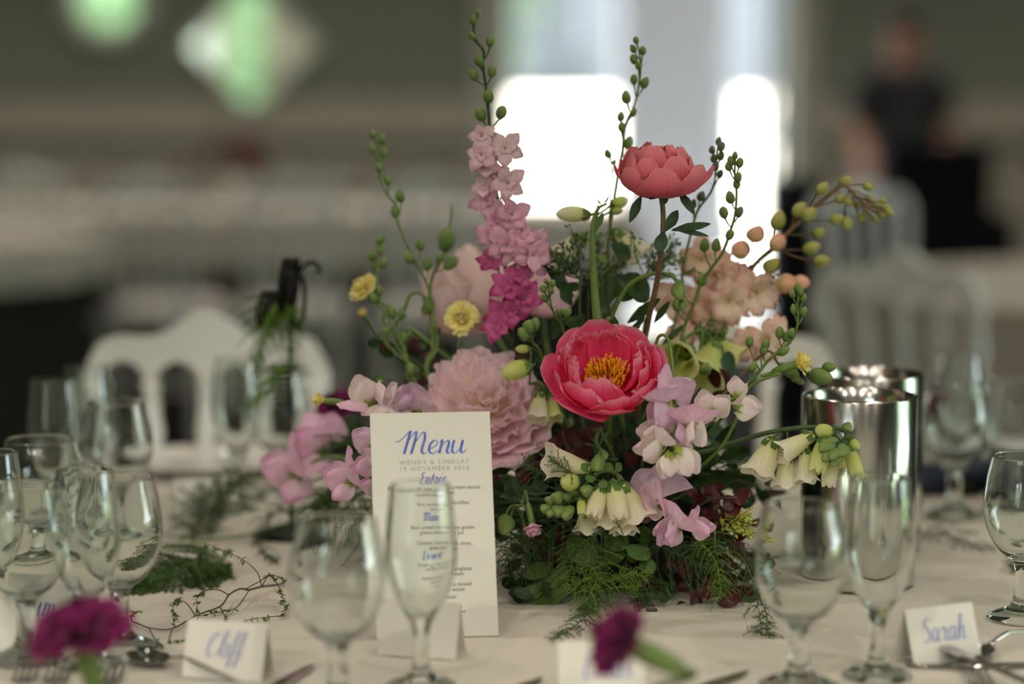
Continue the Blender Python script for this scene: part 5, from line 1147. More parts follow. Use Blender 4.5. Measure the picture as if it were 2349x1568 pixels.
leaf_sprig('burgundy sprig with dark oval leaves trailing on the cloth at the lower right', foot(.05, -.04), [(1560, 1270), (1610, 1330), (1680, 1370)], (2.44, 2.40), 'burgundy',
           [(1678, 1365, 44, -.01), (1686, 1342, 44, 0), (1690, 1258, 40, 0), (1668, 1275, 36, 0), (1710, 1280, 36, .01), (1676, 1300, 30, .01), (1600, 1310, 36, .0), (1570, 1302, 44, -.01), (1620, 1350, 44, -.01), (1590, 1375, 46, -.01), (1560, 1392, 40, -.01), (1640, 1340, 36, 0), (1540, 1300, 34, .02), (1660, 1330, 30, .01), (1650, 1220, 36, .01), (1700, 1230, 34, .01), (1720, 1310, 30, .01)], 'burgundy_sprig', seed=2)
leaf_sprig('dusky burgundy round leaves low at the left of the arrangement base', foot(-.05, -.04), [(1340, 1240), (1290, 1270), (1250, 1320)], (2.46, 2.42), 'burgundy',
           [(1268, 1262, 36, -.02), (1295, 1296, 46, -.01), (1243, 1310, 44, -.01), (1280, 1230, 34, 0), (1255, 1280, 30, 0), (1320, 1220, 36, .01), (1300, 1250, 30, .01), (1240, 1240, 34, .01)], 'burgundy_sprig', seed=3)
leaf_sprig('burgundy crumpled leaves at the left between the bud stems', foot(-.05, .0), [(1080, 950), (1000, 880), (960, 790)], (2.56, 2.6), 'burgundy',
           [(958, 798, 30, 0), (950, 785, 26, 0), (985, 815, 30, 0), (1000, 800, 26, .01), (975, 850, 34, 0), (990, 880, 30, .01), (965, 880, 30, 0), (980, 830, 26, 0), (1000, 760, 24, .01), (970, 910, 34, .01)], 'burgundy_sprig', seed=4)
leaf_sprig('burgundy and bronze leaves under the open peony', foot(.0, -.05), [(1330, 1060), (1300, 1020), (1290, 990)], (2.44, 2.42), 'burgundy',
           [(1300, 1000, 44, 0), (1330, 1010, 44, .01), (1340, 1040, 40, .01), (1270, 1030, 40, .02), (1310, 1040, 36, .01), (1420, 1010, 40, .01), (1450, 1060, 40, .02), (1480, 1190, 40, .02), (1250, 1080, 44, .03), (1200, 1100, 40, .03)], 'burgundy_sprig', seed=5)
def green_sprig(label, leaves, d, key='leaf', seed=0, name='leafy_sprig'):
    r_ = random.Random(seed); root = foot(r_.uniform(-.03, .03), -.02); t = thing(name, label, 'foliage', root)
    mb = MB()
    for (a, b, wp, v) in leaves:
        dd = r_.uniform(-.015, .015); pa = P(a[0], a[1], d + dd); leaf_at(t, pa, P(b[0], b[1], d + dd - .012), wp * d / FPX, key, v, (r_.gauss(0, .3), -.9, .7))
        mb.tube([root, root.lerp(pa, .6) + Vector((0, -.005, .01)), pa], [.0013, .0012, .0009], 5)
    part(t, 'stem', mb.mesh('stem', [M['stem_dark']]), I4)
green_sprig('broad green leaves low at the front centre below the cream foxglove', [((1440, 1225), (1385, 1268), 56, 3), ((1425, 1235), (1465, 1190), 30, 0), ((1432, 1225), (1436, 1188), 30, 1), ((1490, 1260), (1436, 1290), 62, 3), ((1470, 1285), (1500, 1310), 40, 2), ((1420, 1250), (1400, 1290), 50, 2), ((1300, 1240), (1370, 1290), 60, 2)], 2.40, 'leaf_mid', 1)
green_sprig('large drooping green leaf blade at the lower left of the arrangement', [((1300, 1300), (1226, 1398), 92, 0), ((1270, 1290), (1190, 1340), 44, 1), ((1250, 1330), (1200, 1388), 40, 0)], 2.41, 'leaf_mid', 2)
green_sprig('grey green leaf tips right of the menu card', [((1210, 1140), (1140, 1142), 26, 0), ((1262, 1130), (1176, 1122), 26, 0), ((1200, 1140), (1160, 1090), 28, 3), ((1170, 1140), (1166, 1086), 28, 3), ((1258, 1115), (1212, 1118), 34, 0)], 2.40, 'leaf_blue', 3)
green_sprig('narrow grey green leaves pointing up below the open peony', [((1372, 1020), (1402, 984), 10, 0), ((1366, 1018), (1352, 1000), 9, 0), ((1360, 1020), (1338, 1018), 8, 0), ((1390, 1052), (1424, 1054), 9, 0), ((1378, 1040), (1362, 1058), 8, 0)], 2.36, 'leaf_blue', 4)
green_sprig('dark leaf blades at the right behind the sweet peas', [((1560, 1080), (1660, 1030), 60, 0), ((1580, 1120), (1700, 1100), 70, 0), ((1560, 1060), (1640, 980), 24, 0), ((1570, 1050), (1650, 960), 20, 1), ((1640, 1010), (1700, 990), 40, 3), ((1650, 1050), (1730, 1040), 50, 0), ((1560, 1140), (1640, 1120), 60, 2)], 2.47, 'leaf', 5)
# carnation bud with round green calyx above the foxglove
bud_stem('round green carnation bud hanging above the nodding cream foxglove', [(1371, 1062), (1376, 1040), (1368, 1014), (1372, 990), (1384, 1000)], (2.345, 2.40), [(1371, 1063, 1.6), (1384, 1043, .9)], .0155, (.0022, .0015))
def low_mass(label, box, n, d, keys, seed, wid=(26, 46)):
    r_ = random.Random(seed); x0, y0, x1, y1 = box; L = []
    root = foot(0, -.03); t = thing('leafy_sprig', label, 'foliage', root); mb = MB()
    for k in range(n):
        x, y = r_.uniform(x0, x1), r_.uniform(y0, y1); dd = d + r_.uniform(-.02, .03); c = P(x, y, dd)
        if c.z < TZ + .008: c = T(x, y, TZ + .010)
        dv = Vector((r_.gauss(0, 1) + (x - 1430) / 300, -.4, r_.gauss(-.1, .6))).normalized(); lw = r_.uniform(*wid) * d / FPX
        if (c + dv * lw * 1.3).z < TZ + .004: dv.z = abs(dv.z)
        leaf_at(t, c, c + dv * lw * 1.35, lw * .8, r_.choice(keys), r_.randrange(4), (r_.gauss(0, .4), -1, r_.uniform(0, .8)))
        mb.tube([root, root.lerp(c, .6) + Vector((0, 0, .012)), c], [.0011, .001, .0008], 5)
    part(t, 'stem', mb.mesh('stem', [M['stem_dark']]), I4)
low_mass('dark green leaves massed low between the menu card and the bowl', (1150, 1190, 1330, 1370), 34, 2.475, ('leaf', 'leaf', 'leaf_blue'), 51)
low_mass('dark leaves massed over the front of the bowl below the foxglove', (1300, 1210, 1500, 1360), 30, 2.455, ('leaf', 'leaf_mid', 'burgundy'), 52)
low_mass('burgundy and dark leaves massed low at the right of the bowl', (1500, 1200, 1730, 1370), 38, 2.475, ('burgundy', 'leaf', 'burgundy'), 53)
low_mass('dark leaves packed under the blush peony behind the menu card', (1140, 1060, 1330, 1200), 26, 2.49, ('leaf', 'leaf_blue', 'burgundy'), 54)
low_mass('dark leaves packed under the open peony behind the sweet peas', (1330, 960, 1560, 1200), 34, 2.47, ('leaf', 'leaf_blue', 'burgundy'), 55)
low_mass('dark leaves filling the right shoulder behind the lilac sweet pea', (1540, 1000, 1720, 1200), 28, 2.50, ('leaf', 'leaf', 'leaf_blue'), 56)
low_mass('leaves filling the left shoulder among the yellow carnation stems', (880, 780, 1010, 930), 14, 2.60, ('leaf', 'leaf_mid', 'burgundy'), 57, (18, 34))
FILL = 'dark green filler sprig packed deep among the stems of the centrepiece'
r_f = random.Random(77)
for k in range(16):
    a = 2 * PI * k / 16 + r_f.uniform(-.15, .15); root = foot(.02 * math.cos(a), .02 * math.sin(a)); el = r_f.uniform(.15, 1.25)
    dv = Vector((math.cos(a) * math.cos(el) * 1.15, math.sin(a) * math.cos(el), math.sin(el))); L = r_f.uniform(.14, .19) * (.85 if el < .6 else 1.05)
    if dv.y < -.3: L *= .80
    t = thing('filler_sprig', FILL, 'foliage', root, 0, 'filler foliage in the centrepiece')
    e = root + dv * L + Vector((0, 0, -.02)); st = cat_rom([root, root + dv * L * .55 + Vector((0, 0, .015)), e], 6); stem_part(t, st, .0018, .001, 'stem_dark')
    for q in range(11):
        p = st[3 + q % (len(st) - 3)]; d2 = (dv * .6 + Vector((r_f.gauss(0, .7), r_f.gauss(0, .7), r_f.gauss(0, .5)))).normalized()
        leaf_at(t, p, p + d2 * r_f.uniform(.03, .05), r_f.uniform(.016, .028), r_f.choice(('leaf', 'leaf', 'leaf_blue', 'burgundy')), r_f.randrange(4), (r_f.gauss(0, .5), r_f.gauss(0, .5), 1))

# bowl and floral foam
mb = MB(); mb.lathe(sm([(.00006, .001), (.085, .001), (.105, .012), (.112, .035), (.114, .052)], 4) + sm([(.114, .052), (.111, .053), (.108, .038), (.09, .014), (.00006, .008)], 4), 48)
top('low_black_bowl', mb.mesh('low_black_bowl', [M['bowl']]), Matrix.Translation(BASE), 'low black bowl under the flowers, almost hidden by fern', 'bowl')
mb = MB(); mb.lathe([(.0001, .012), (.08, .018), (.104, .05), (.102, .09), (.086, .135), (.05, .165), (.0001, .172)], 32, 0, None, lambda r, z, an, u: (r * (1 + .08 * math.sin(5 * an + z * 60)), z))
top('floral_foam', mb.mesh('floral_foam', [M['foam']]), Matrix.Translation(BASE), 'dark wet floral foam filling the bowl between the stems', 'floral foam')

# ---- asparagus fern
def needles(origins, dirs, lens, wid, m, name='fronds'):
    o = np.array(origins, float); d = np.array(dirs, float); L = np.array(lens, float)[:, None]
    d /= np.linalg.norm(d, axis=1)[:, None] + 1e-12
    u = np.cross(d, np.array([.31, .77, .55])); u /= np.linalg.norm(u, axis=1)[:, None] + 1e-12; v = np.cross(d, u)
    tip = o + d * L; n = len(o)
    V = np.empty((n, 4, 3)); V[:, 0] = o + u * wid; V[:, 1] = o - u * wid * .5 + v * wid * .87; V[:, 2] = o - u * wid * .5 - v * wid * .87; V[:, 3] = tip
    idx = np.arange(n)[:, None] * 4
    F = np.concatenate([idx + np.array([[0, 1, 3]]), idx + np.array([[1, 2, 3]]), idx + np.array([[2, 0, 3]])])
    me = bpy.data.meshes.new(name); me.vertices.add(n * 4); me.vertices.foreach_set('co', V.ravel())
    me.loops.add(F.size); me.loops.foreach_set('vertex_index', F.ravel().astype(np.int32)); me.polygons.add(len(F)); me.polygons.foreach_set('loop_start', np.arange(len(F), dtype=np.int32) * 3)
    me.update(calc_edges=True); me.materials.append(m); return me
def fern(label, path, m='fern', branch=.035, nb=34, nl=.0048, wid=.00034, seed=0, gap=.0014, droop=.4, start=.25, stemr=.0009, table=None, group=None, flat=.5, stemm=None):
    r_ = random.Random(seed); st = cat_rom(path, 8); t = thing('asparagus_fern', label, 'fern', st[0], 0, group)
    mb = MB(); mb.tube(st, rlin((stemr, stemr * .4), len(st)), 5); O, Dv, Ls = [], [], []
    up = Vector((0, 0, 1)); lim = (table if table is not None else TZ + .002)
    def clampz(p): p.z = max(p.z, lim); return p
    for k in range(nb):
        f = start + (1 - start) * k / nb; i = min(len(st) - 2, int(f * (len(st) - 1))); p = st[i]; tg = (st[i + 1] - st[i]).normalized()
        side = tg.cross(Vector((r_.gauss(0, flat), -.6 + r_.gauss(0, flat), 1))).normalized() * (1 if k % 2 else -1)
        L = branch * (1.15 - .75 * f) * r_.uniform(.6, 1.2)
        b0 = p; b1 = p + (side * .8 + tg * .5) * L * .5 + Vector((0, 0, .1 * L)); b2 = p + (side * .95 + tg * .75) * L - up * droop * L * .5
        bp = [clampz(q.copy()) for q in cat_rom([b0, b1, b2], 6)]; mb.tube(bp, rlin((stemr * .5, stemr * .2), len(bp)), 3, caps=False)
        nn = max(3, int(L / gap))
        for q in range(nn):
            g = (q + .5) / nn * (len(bp) - 1); a = int(g); pp = bp[a].lerp(bp[min(a + 1, len(bp) - 1)], g - a); td = (bp[min(a + 1, len(bp) - 1)] - bp[max(a - 1, 0)]).normalized()
            for w_ in range(3):
                rv = Vector((r_.gauss(0, 1), r_.gauss(0, 1), r_.gauss(0, 1))); rv = (rv - td * rv.dot(td)).normalized()
                O.append(pp); Dv.append(rv + td * r_.uniform(.25, .9)); Ls.append(nl * r_.uniform(.6, 1.15) * (1 - .4 * q / nn))
    # tip of the main stem
    for q in range(40):
        i = int((.75 + .25 * q / 40) * (len(st) - 1)); td = (st[min(i + 1, len(st) - 1)] - st[i - 1]).normalized(); rv = Vector((r_.gauss(0, 1), r_.gauss(0, 1), r_.gauss(0, 1))); O.append(st[i]); Dv.append(rv.normalized() + td * .7); Ls.append(nl * .8)
    part(t, 'stem', mb.mesh('stem', [M[stemm or ('stem_dark' if m != 'fern' else 'stem')]]), I4); part(t, 'fronds', needles(O, Dv, Ls, wid, M[m]), I4, 'stuff'); return t
def FP_(*pts): return [P(*p) for p in pts]
NT = lambda px, py, dz=.004: T(px, py, TZ + dz)
fern('bright fern frond hanging over the front of the arrangement base', [foot(-.03, -.04)] + FP_((1330, 1250, 2.42), (1320, 1310, 2.375), (1300, 1360, 2.365)), 'fern', .035, 30, seed=1)
fern('bright fern frond spreading right along the dark base', [foot(-.02, -.05)] + FP_((1350, 1330, 2.39), (1400, 1330, 2.375), (1450, 1315, 2.37), (1486, 1330, 2.37)), 'fern', .022, 30, seed=2)
fern('second bright fern frond pointing right just above the cloth', [foot(-.02, -.05)] + FP_((1360, 1345, 2.39), (1400, 1348, 2.38), (1440, 1344, 2.375), (1464, 1352, 2.37)), 'fern', .016, 26, seed=3)
fern('fern frond lying forward on the cloth before the arrangement', [foot(-.03, -.05)] + FP_((1350, 1345, 2.38), (1362, 1390, 2.36)) + [NT(1330, 1425), NT(1298, 1448), NT(1264, 1470)], 'fern_dry', .026, 30, seed=4)
fern('bright fern tangle over the bowl left of centre', [foot(-.03, -.04)] + FP_((1345, 1280, 2.39), (1370, 1320, 2.37), (1350, 1370, 2.36), (1340, 1400, 2.36)), 'fern', .040, 34, seed=5)
fern('dark fern cloud right beside the lower menu card', [foot(-.05, -.03)] + FP_((1250, 1220, 2.46), (1200, 1230, 2.43), (1165, 1270, 2.42), (1160, 1330, 2.42)), 'fern_dark', .050, 36, seed=6)
fern('dark fern tangle in front of the burgundy left leaves', [foot(-.04, -.05)] + FP_((1300, 1200, 2.42), (1260, 1220, 2.41), (1220, 1270, 2.40), (1200, 1310, 2.40)), 'fern_dark', .045, 34, seed=7)
fern('green fern frond over the nodding foxglove bells', [foot(-.02, -.04)] + FP_((1400, 1200, 2.38), (1360, 1230, 2.355), (1330, 1250, 2.35), (1300, 1290, 2.36)), 'fern_dark', .040, 34, seed=8)
fern('green fern tips reaching left under the blush peony', [foot(-.04, -.05)] + FP_((1300, 1120, 2.42), (1260, 1095, 2.38), (1225, 1078, 2.37), (1200, 1060, 2.37)), 'fern_dark', .030, 28, seed=9)
fern('fern wisp lying over the upper left foxglove bell', [foot(-.02, -.05)] + FP_((1330, 1110, 2.38), (1310, 1085, 2.34), (1285, 1068, 2.335), (1262, 1050, 2.335)), 'fern_dark', .022, 22, seed=10)
fern('bright yellow green fern plume at the lower right', [foot(.05, -.04)] + FP_((1600, 1240, 2.42), (1640, 1285, 2.385), (1650, 1330, 2.375), (1656, 1375, 2.37)), 'fern', .030, 34, seed=11)
fern('dark green fern behind the bright right plume', [foot(.06, -.03)] + FP_((1600, 1200, 2.46), (1650, 1230, 2.43), (1700, 1260, 2.42), (1740, 1330, 2.41)), 'fern_dark', .035, 30, seed=12)
fern('long fern strand trailing right off the arrangement onto the cloth', [foot(.05, -.04)] + FP_((1580, 1265, 2.42), (1675, 1262, 2.39), (1715, 1300, 2.37), (1735, 1370, 2.355)) + [NT(1745, 1440), NT(1730, 1452)], 'fern_dry', .024, 22, seed=13, start=.45)
fern('short fern tuft on the cloth behind the right front goblet', [foot(.06, -.04)] + FP_((1660, 1290, 2.42), (1720, 1340, 2.38), (1756, 1400, 2.345)) + [NT(1760, 1445), NT(1778, 1458)], 'fern_dry', .02, 20, seed=14, start=.4)
fern('green fern frond in the middle right under the pink sweet peas', [foot(.03, -.05)] + FP_((1500, 1240, 2.42), (1540, 1265, 2.40), (1580, 1280, 2.39), (1610, 1310, 2.39)), 'fern_dark', .04, 32, seed=15)
fern('dark fern at the bottom centre edge of the bowl', [foot(.0, -.06)] + FP_((1450, 1320, 2.42), (1480, 1350, 2.40), (1490, 1375, 2.40), (1460, 1392, 2.40)), 'fern_dark', .035, 30, seed=16)
fern('fern cloud left of the menu card under the pink sweet pea', [foot(-.08, -.01)] + FP_((950, 1130, 2.56), (850, 1100, 2.58), (760, 1130, 2.60), (720, 1180, 2.62)), 'fern_dark', .06, 70, .007, .0005, seed=17, gap=.0013)
fern('second fern cloud behind the left edge of the menu card', [foot(-.08, .0)] + FP_((980, 1080, 2.58), (880, 1050, 2.6), (800, 1010, 2.64), (760, 975, 2.68)), 'fern_dark', .07, 70, .007, .0005, seed=18, gap=.0013)
fern('low fern mass on the cloth behind the front left goblet', [foot(-.09, .0)] + FP_((980, 1200, 2.58), (860, 1180, 2.6), (760, 1190, 2.62), (690, 1200, 2.66)), 'fern_dark', .06, 70, .007, .0005, seed=19, gap=.0013)
fern('fern mass low at the left of the bowl', [foot(-.06, .0)] + FP_((1220, 1180, 2.52), (1120, 1220, 2.5), (1060, 1300, 2.5)), 'fern_dark', .06, 36, seed=20)
fern('feathery fern sprig tied below the black wire coil', FP_((668, 700, 2.775), (640, 705, 2.76), (615, 740, 2.755), (600, 800, 2.755), (586, 850, 2.755)), 'fern', .036, 60, .007, .0004, seed=21, start=.05)
fern('fern strand hanging left from the wire stand pole', FP_((664, 845, 2.765), (640, 850, 2.757), (622, 885, 2.755), (600, 910, 2.755), (566, 932, 2.755)), 'fern', .02, 44, .006, .0004, seed=22, start=.1)
fern('short fern sprig at the right of the wire stand pole', FP_((664, 700, 2.76), (674, 740, 2.755), (672, 790, 2.755), (660, 850, 2.757)), 'fern', .02, 34, .006, .0004, seed=23, start=.05)
fern('dense fern heap lying on the cloth right of the left goblets', [NT(520, 1300), NT(460, 1300, .012), NT(400, 1316, .014), NT(340, 1330, .01), NT(306, 1340, .006)], 'fern_dark', .05, 96, .008, .0005, seed=24, start=.0, gap=.0012)
fern('thin fern bar on the cloth right of the fern heap', [NT(520, 1310), NT(490, 1310, .008), NT(450, 1330, .006), NT(430, 1340)], 'fern_dark', .018, 46, .006, .0005, seed=25, start=0., gap=.0012)
fern('airy fern sprig standing over the cloth left of the wire stand', [NT(480, 1235), *FP_((490, 1180, 2.74), (520, 1130, 2.74), (560, 1090, 2.76))], 'fern_dry', .05, 56, .008, .0005, seed=26, start=.1, gap=.0024)
fern('pale airy fern sprig beside a blank place card', [NT(440, 1240), *FP_((450, 1200, 2.8), (460, 1160, 2.82), (480, 1120, 2.84))], 'fern_dry', .045, 44, .008, .0005, seed=27, start=.1, gap=.0024)
fern('fern strand around the foot of the black wire stand', [NT(690, 1175), *FP_((660, 1170, 2.74), (620, 1180, 2.74), (600, 1215, 2.74)), NT(610, 1270), NT(640, 1290)], 'fern_dark', .025, 34, .005, .00042, seed=28, start=.0)
fern('fern sprig lying on the cloth at the back right before the goblet', [NT(2120, 1225), NT(2170, 1228, .008), NT(2220, 1250, .006), NT(2284, 1258)], 'fern_dry', .018, 26, .005, .00042, seed=29, start=0.)
fern('blurred fern strand further back on the right side of the cloth', [NT(2120, 1130), NT(2160, 1110, .012), NT(2210, 1120, .012), NT(2270, 1100)], 'fern_dry', .03, 26, .006, .00042, seed=30, start=0.)
fern('small fern curl by the stem of the right edge goblet', [NT(2349, 1280), NT(2325, 1285, .012), NT(2318, 1300, .006), NT(2340, 1310)], 'fern_dry', .012, 16, .005, .00042, seed=31, start=0.)
fern('fern strand behind the right foxglove and before the cooler', [foot(.06, .0)] + FP_((1620, 1080, 2.52), (1690, 1060, 2.50), (1740, 1080, 2.50), (1770, 1120, 2.5)), 'fern_dark', .035, 26, seed=32)
fern('fern wisps among the stems right of the blush peony', [foot(-.02, .0)] + FP_((1280, 950, 2.52), (1260, 880, 2.5), (1240, 830, 2.48), (1190, 830, 2.47)), 'fern_dark', .03, 26, seed=33)

# wiry vine with tiny leaves lying on the cloth at the left
def wire_vine(label, main, subs, m='twig', r0=.0012, seed=0):
    r_ = random.Random(seed); t = thing('smilax_vine', label, 'vine', main[0]); st = cat_rom(main, 6); mb = MB(); mb.tube(st, rlin((r0, r0 * .5), len(st)), 6); part(t, 'stem', mb.mesh('stem', [M[m]]), I4)
    lm = MB()
    mbs = MB()
    for s in subs:
        q = cat_rom(s, 6); mbs.tube(q, rlin((r0 * .55, r0 * .25), len(q)), 5)
        for k in range(len(q) // 2, len(q)):
            for w_ in range(2):
                dv = Vector((r_.gauss(0, .7), r_.gauss(0, .5), r_.uniform(-1, .4))).normalized(); L = r_.uniform(.004, .008)
                p = q[k]; X = frame(p, dv, (r_.random(), r_.random(), 0), (L * .22, L * .22, L))
                lm.add([(0, 0, 0), (1, .3, .4), (0, .1, 1), (-1, .3, .4)], [(0, 1, 2), (0, 2, 3)], 0, None, X)
    part(t, 'side_twigs', mbs.mesh('side_twigs', [M['stem_dark' if m == 'stem_dark' else 'twig']]), I4); part(t, 'leaflets', lm.mesh('leaflets', [M['fern_dark']], False), I4, 'stuff'); return t
V = lambda px, py, d: P(px, py, d)
wire_vine('dark wiry vine with tiny leaves winding over the cloth above the left place card',
          [NT(656, 1333), NT(640, 1340, .006), NT(600, 1345, .01), NT(572, 1352, .012), NT(550, 1350, .014), NT(525, 1364, .012), NT(505, 1390, .01), NT(450, 1411, .008), NT(395, 1441, .003), NT(345, 1440, .003), NT(304, 1424, .004)],
          [[NT(525, 1364, .012), V(500, 1352, 2.32), V(470, 1354, 2.32), V(453, 1368, 2.32), V(452, 1405, 2.33)], [NT(447, 1410, .008), V(430, 1385, 2.29), V(412, 1377, 2.29), V(396, 1390, 2.29), V(401, 1432, 2.29)], [NT(395, 1441, .003), NT(390, 1470, .002), NT(425, 1466, .002)], [NT(342, 1440), NT(356, 1465), NT(372, 1480)],
           [NT(572, 1353, .012), NT(545, 1390, .008), NT(520, 1400), NT(455, 1412)], [NT(600, 1345, .01), V(590, 1312, 2.4), V(560, 1285, 2.42), V(520, 1265, 2.44), V(470, 1245, 2.46)], [NT(600, 1345, .01), V(618, 1320, 2.38), V(640, 1345, 2.38), V(650, 1375, 2.36), NT(655, 1410)], [NT(655, 1412), NT(620, 1414), NT(560, 1422)], [NT(505, 1392, .01), NT(515, 1412), NT(518, 1432)], [NT(560, 1352, .012), V(600, 1330, 2.38), V(620, 1318, 2.38), V(660, 1330, 2.38)], [NT(304, 1424, .004), NT(300, 1410, .01), NT(316, 1400, .012)]], seed=1)
wire_vine('pale green vine stem lying across the cloth behind the fern heap', [NT(700, 1195, .006), NT(640, 1205, .01), NT(580, 1225, .01), NT(490, 1236, .01), NT(400, 1255, .008), NT(340, 1265, .006)], [[NT(580, 1225, .01), NT(600, 1262, .004), NT(640, 1290, .003)], [NT(340, 1265), NT(365, 1285), NT(400, 1310)], [NT(400, 1255), NT(420, 1235, .012), NT(450, 1230, .012)]], 'stem', .0022, 2)
wire_vine('thin green vine strand on the cloth at the back right', [NT(2120, 1185), NT(2180, 1190, .004), NT(2250, 1192, .004), NT(2330, 1188)], [[NT(2180, 1190), NT(2200, 1215), NT(2240, 1220)]], 'stem', .0014, 3)
# small debris on the cloth by the bowl
for i, (px, py, s) in enumerate(((1495, 1402, .006),)):
    mb = MB()
    for k in range(6): mb.ball((k * .0016 - .004, .0006 * math.sin(k * 2), .0018), .0019, 6, 5)
    top('dried_catkin', mb.mesh('dried_catkin', [M['twig']]), Matrix.Translation(T(px, py)), 'tiny dark dried catkin fallen on the cloth before the bowl', 'catkin')
for i, (a, b, lab) in enumerate((((1463, 1390), (1466, 1404), 'tiny dark twig bit on the cloth left of the catkin'), ((1745, 1458), (1776, 1457), 'tiny dark twig bit on the cloth beside the right front goblet'))):
    mb = MB(); p, q = T(*a), T(*b); mb.tube([p + Vector((0, 0, .001)), q + Vector((0, 0, .001))], .0006, 5); top('twig_bit', mb.mesh('twig_bit', [M['twig']]), I4, lab, 'twig')

# ------------------------------------------------------------------ black wire stand
WD = 2.77
t = thing('wire_stand', 'black wire table number stand with coiled top and slim pole', 'stand', (P(664, 700, WD).x, WD, TZ + .001))
xs = P(664, 700, WD).x
mb = MB(); mb.tube([(xs, WD, TZ + .006), (xs, WD, P(664, 735, WD).z)], .0024, 10); part(t, 'pole', mb.mesh('pole', [M['iron']]), I4)
mb = MB(); mb.lathe([(.0001, 0), (.042, 0), (.043, .003), (.03, .007), (.008, .009), (.0001, .012)], 32, 0, Matrix.Translation((xs, WD, TZ + .001))); part(t, 'base', mb.mesh('base', [M['iron']]), I4)
def loopwire(cpx, cpy, rx, ry, turns, dx, dd, rr=.0019, tilt=0):
    pts = []
    for k in range(int(turns * 28) + 1):
        a = 2 * PI * k / 28 + PI / 2; u = k / (turns * 28)
        pts.append(P(cpx + dx * u + rx * math.cos(a) + tilt * math.sin(a), cpy - ry * math.sin(a), WD + dd * math.cos(a) + .02 * (u - .5)))
    m_ = MB(); m_.tube(pts, rr, 8); return m_
part(t, 'coil', loopwire(676, 690, 16, 62, 1.5, 14, .02, .0026).mesh('coil', [M['iron']]), I4)
part(t, 'coil', loopwire(648, 660, 8, 66, 3, 28, .022, .0026, 6).mesh('coil', [M['iron']]), I4)
part(t, 'coil', loopwire(598, 708, 9, 36, 4, 48, .014, .0024, 8).mesh('coil', [M['iron']]), I4)
mb = MB(); mb.tube(cat_rom(FP_((664, 735, WD), (672, 690, WD), (680, 640, WD), (700, 606, WD), (722, 602, WD), (733, 616, WD), (728, 626, WD)), 6), .0022, 8); part(t, 'hook', mb.mesh('hook', [M['iron']]), I4)

# ------------------------------------------------------------------ lettering helpers
LET = {'M': [[(-.45, .95), (-.2, 1.02), (.12, 1.5), (.3, 1.75), (.28, 1.2), (.2, 0), (.3, .9), (.62, 1.7), (.7, 1.2), (.62, 0), (.75, .9), (1.08, 1.65), (1.25, 1.2), (1.2, .3), (1.35, 0), (1.5, .1)]],
       'e': [[(0, .35), (.35, .5), (.5, .85), (.3, 1), (.08, .7), (.1, .2), (.35, 0), (.65, .25)]], 'n': [[(0, .85), (.12, 1), (.1, 0), (.15, .5), (.4, .95), (.55, .8), (.52, .2), (.65, 0), (.85, .25)]],
       'u': [[(0, 1), (-.02, .3), (.15, 0), (.4, .25), (.52, 1), (.5, .3), (.62, 0), (.85, .25)]], 'C': [[(.75, 1.4), (.55, 1.7), (.2, 1.3), (.05, .6), (.25, 0), (.6, .1), (.85, .4)]],
       'l': [[(0, .3), (.25, 1.0), (.4, 1.7), (.28, 1.8), (.15, 1.2), (.15, .2), (.3, 0), (.5, .25)]], 'i': [[(0, .5), (.15, 1), (.12, .2), (.25, 0), (.45, .3)], [(.2, 1.35), (.22, 1.45)]],
       'f': [[(0, .4), (.3, 1.2), (.4, 1.75), (.25, 1.8), (.15, 1.2), (.1, 0), (0, -.7), (-.1, -.5), (.2, .1), (.5, .4)]], 'S': [[(.75, 1.5), (.55, 1.75), (.2, 1.6), (.2, 1.2), (.55, .8), (.6, .3), (.3, 0), (0, .2)]],
       'a': [[(.55, .85), (.3, 1), (.05, .6), (.15, .05), (.4, .2), (.55, .95), (.52, .2), (.65, 0), (.85, .25)]], 'r': [[(0, .6), (.15, 1.05), (.2, .85), (.42, .9), (.38, .3), (.5, 0), (.7, .25)]],
       'h': [[(0, .3), (.25, 1.0), (.35, 1.7), (.22, 1.8), (.12, 1.2), (.08, 0), (.2, .7), (.42, .95), (.5, .6), (.48, .15), (.6, 0), (.8, .25)]], 's': [[(0, .2), (.3, .95), (.28, .7), (.45, .35), (.35, .02), (.1, .1)], ],
       'E': [[(.7, 1.5), (.4, 1.75), (.15, 1.4), (.4, 1.0), (.5, .95), (.25, .9), (.02, .45), (.2, 0), (.6, .1), (.8, .4)]], 't': [[(0, .5), (.25, 1.5), (.2, .2), (.35, 0), (.55, .25)], [(-.05, 1.1), (.5, 1.15)]],
       'é': [[(0, .35), (.35, .5), (.5, .85), (.3, 1), (.08, .7), (.1, .2), (.35, 0), (.65, .25)], [(.3, 1.3), (.5, 1.6)]], 'm': [[(0, .85), (.12, 1), (.1, 0), (.15, .5), (.36, .95), (.48, .8), (.46, 0), (.5, .5), (.72, .95), (.85, .8), (.83, .2), (.95, 0), (1.15, .25)]],
       'T': [[(-.1, 1.5), (.4, 1.65), (.9, 1.6)], [(.45, 1.6), (.35, .5), (.2, 0)]], 'D': [[(.2, 1.6), (.15, .8), (.1, 0), (.6, .1), (.95, .8), (.6, 1.55), (.0, 1.6)]], 'o': [[(.3, 1), (.05, .6), (.2, .02), (.5, .4), (.35, .98), (.7, .9)]]}
